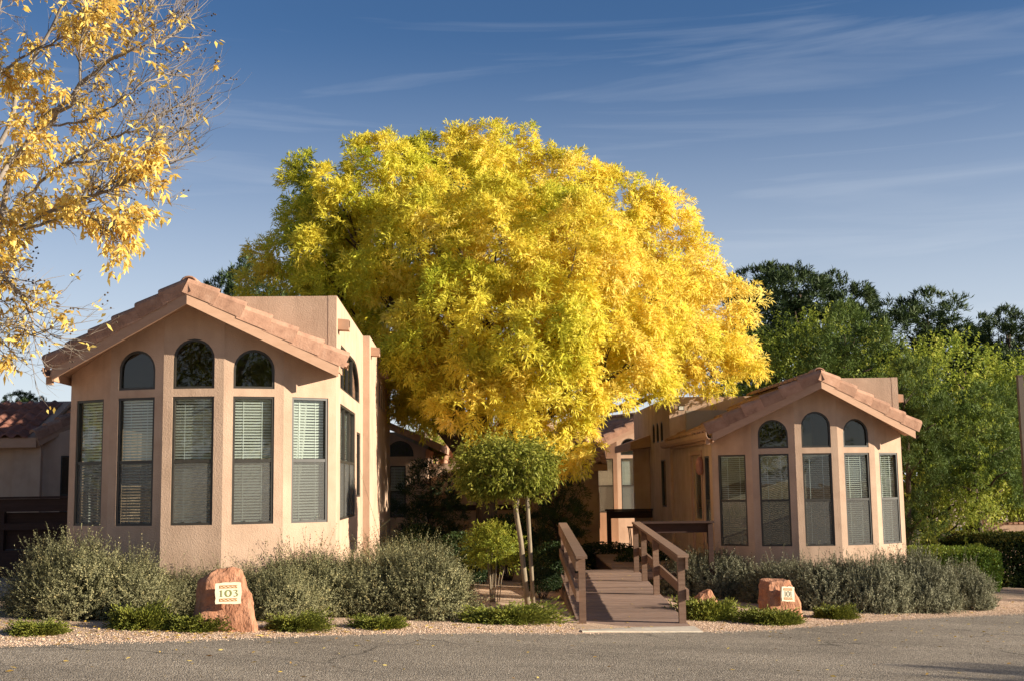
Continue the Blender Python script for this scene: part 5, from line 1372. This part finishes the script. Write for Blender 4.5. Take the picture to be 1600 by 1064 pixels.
for px, py, Y, lab in ((672, 720, 30.0, 'dark young conifer beside the court wall left of the ash trunk'), (868, 735, 31.5, 'dark young conifer right of the ash trunk')):
    tree_at('young_conifer', sp, 3.0, px, py, Y, 1.0, lab, 'young conifers in the court', 1.0)
# nandina between sage and standard tree
def nandina():
    b = gp(770, 940); root = empty('nandina', b); tag(root, 'slender nandina with bare canes and yellow-green top by the standard tree', 'shrub')
    k = FPX / b.y; h = 108 / k
    mb = MB()
    for i in range(13):
        a = random.uniform(0, 6.28); r = random.uniform(.02, .16)
        mb.tube([(r * math.cos(a) * .7, r * math.sin(a) * .7, -.05), (r * math.cos(a), r * math.sin(a), h * .3), (r * 1.9 * math.cos(a), r * 1.9 * math.sin(a), h * .75)], [.009, .008, .006], 5)
    mb.build('canes', 'grey_wood', root)
    n = 420; d = on_sphere(n, -.6); n = len(d)
    P = d * np.array([.46, .38, .44]) * RNG.uniform(.3, 1, (n, 1)) * (1 + .5 * np.array([noise.noise((q[0] * 3, q[1] * 3, q[2] * 3)) for q in d])[:, None]) + np.array([0, 0, h * .72]); A = unit(d + np.array([0, 0, .35]))
    Q, kk, m_ = compound_leaves(P, A, 2, rach=.18, m=9, ll=.055, lw=.018, droop=.2)
    link('foliage', quad_mesh('nandina_leaves', Q, .5 + .25 * np.tile(np.repeat(d[:, 2] * .3 + RNG.normal(size=n) * .5, kk), m_) , 'nandina_leaf'), root)
nandina()

# ------------------------------------------------------------------ fallen leaves and loose gravel
def fallen():
    n = 1500; P = []
    while len(P) < n:
        px = random.uniform(-40, 1640); py = random.uniform(930, 1064) if random.random() < .45 else random.gauss(985, 12)
        if random.random() > (1.0 if px < 600 or 1180 < px < 1600 else .45): continue
        g = gp(px, py)
        if g.y < 9 or g.y > 26: continue
        onroad = False
        for a, b in zip(EDGE[:-1], EDGE[1:]):
            if a[0] <= g.x < b[0]: onroad = g.y < a[1] + (b[1] - a[1]) * (g.x - a[0]) / (b[0] - a[0])
        if onroad and random.random() > .16: continue
        P.append((g.x, g.y, g.z + .014))
    P = np.array(P); a = RNG.uniform(0, 6.283, n)
    D = np.stack([np.cos(a), np.sin(a), RNG.normal(size=n) * .12], 1)
    S = np.stack([-np.sin(a), np.cos(a), RNG.normal(size=n) * .25], 1)
    L = RNG.uniform(.04, .085, (n, 1)); W = L * .34
    Q = np.stack([P, P + D * L * .5 + S * W / 2 + np.array([0, 0, .006]), P + D * L, P + D * L * .5 - S * W / 2], 1)
    o = link('fallen_leaves', quad_mesh('fallen_leaves', Q, .5 + .25 * RNG.normal(size=n), 'fallen_leaf')); tag(o, 'scattered yellow fallen leaves on gravel and asphalt', 'leaves', kind='stuff')
    # leaves on the ramp
    m = 90; xs = RNG.uniform(RX0, RX1 + .2, m); ys = np.where(RNG.random(m) < .7, RNG.uniform(22.5, 28, m), RNG.uniform(17.6, 23, m)); zs = np.array([rz(v) + .008 for v in ys])
    P = np.stack([xs, ys, zs], 1); a = RNG.uniform(0, 6.283, m); D = np.stack([np.cos(a), np.sin(a), np.zeros(m)], 1); S = np.stack([-np.sin(a), np.cos(a), np.full(m, .1)], 1); L = RNG.uniform(.05, .1, (m, 1))
    Q = np.stack([P, P + D * L * .5 + S * L * .17, P + D * L, P + D * L * .5 - S * L * .17], 1)
    o = link('fallen_leaves', quad_mesh('ramp_leaves', Q, .6 + .2 * RNG.normal(size=m), 'fallen_leaf')); tag(o, 'yellow fallen leaves lying on the ramp boards', 'leaves', kind='stuff')
fallen()
def pebbles():
    n = 26000; P = []
    for _ in range(n):
        i = random.choices(range(3, len(EDGE) - 4))[0]; a, b = EDGE[i], EDGE[i + 1]; t = random.random()
        x = a[0] + (b[0] - a[0]) * t; y = a[1] + (b[1] - a[1]) * t + (abs(random.gauss(0, 1.1)) if random.random() < .9 else -abs(random.gauss(0, .12)))
        if .8 < x < 2.7 and y > 16.3: continue
        P.append((x, y, zg(x, y) + .004))
    P = np.array(P); n = len(P); r = RNG.uniform(.004, .011, (n, 1))
    a = RNG.uniform(0, 6.283, n); c, s = np.cos(a)[:, None], np.sin(a)[:, None]
    ex = np.concatenate([c, s, 0 * c], 1) * r * 1.3; ey = np.concatenate([-s, c, 0 * c], 1) * r; ez = np.array([0, 0, 1.]) * r * .8
    Q = []
    t_ = [P + ex * .4 + ez, P + ey * .5 + ez, P - ex * .4 + ez, P - ey * .5 + ez]; b_ = [P + ex, P + ey, P - ex, P - ey]
    Q.append(np.stack(t_, 1))
    for i in range(4): Q.append(np.stack([b_[i], b_[(i + 1) % 4], t_[(i + 1) % 4], t_[i]], 1))
    tt = np.tile(.5 + .25 * RNG.normal(size=n), 5)
    o = link('gravel', quad_mesh('gravel', np.concatenate(Q), tt, 'pebble')); tag(o, 'loose pinkish granite gravel along the road edge', 'gravel', kind='stuff')
pebbles()
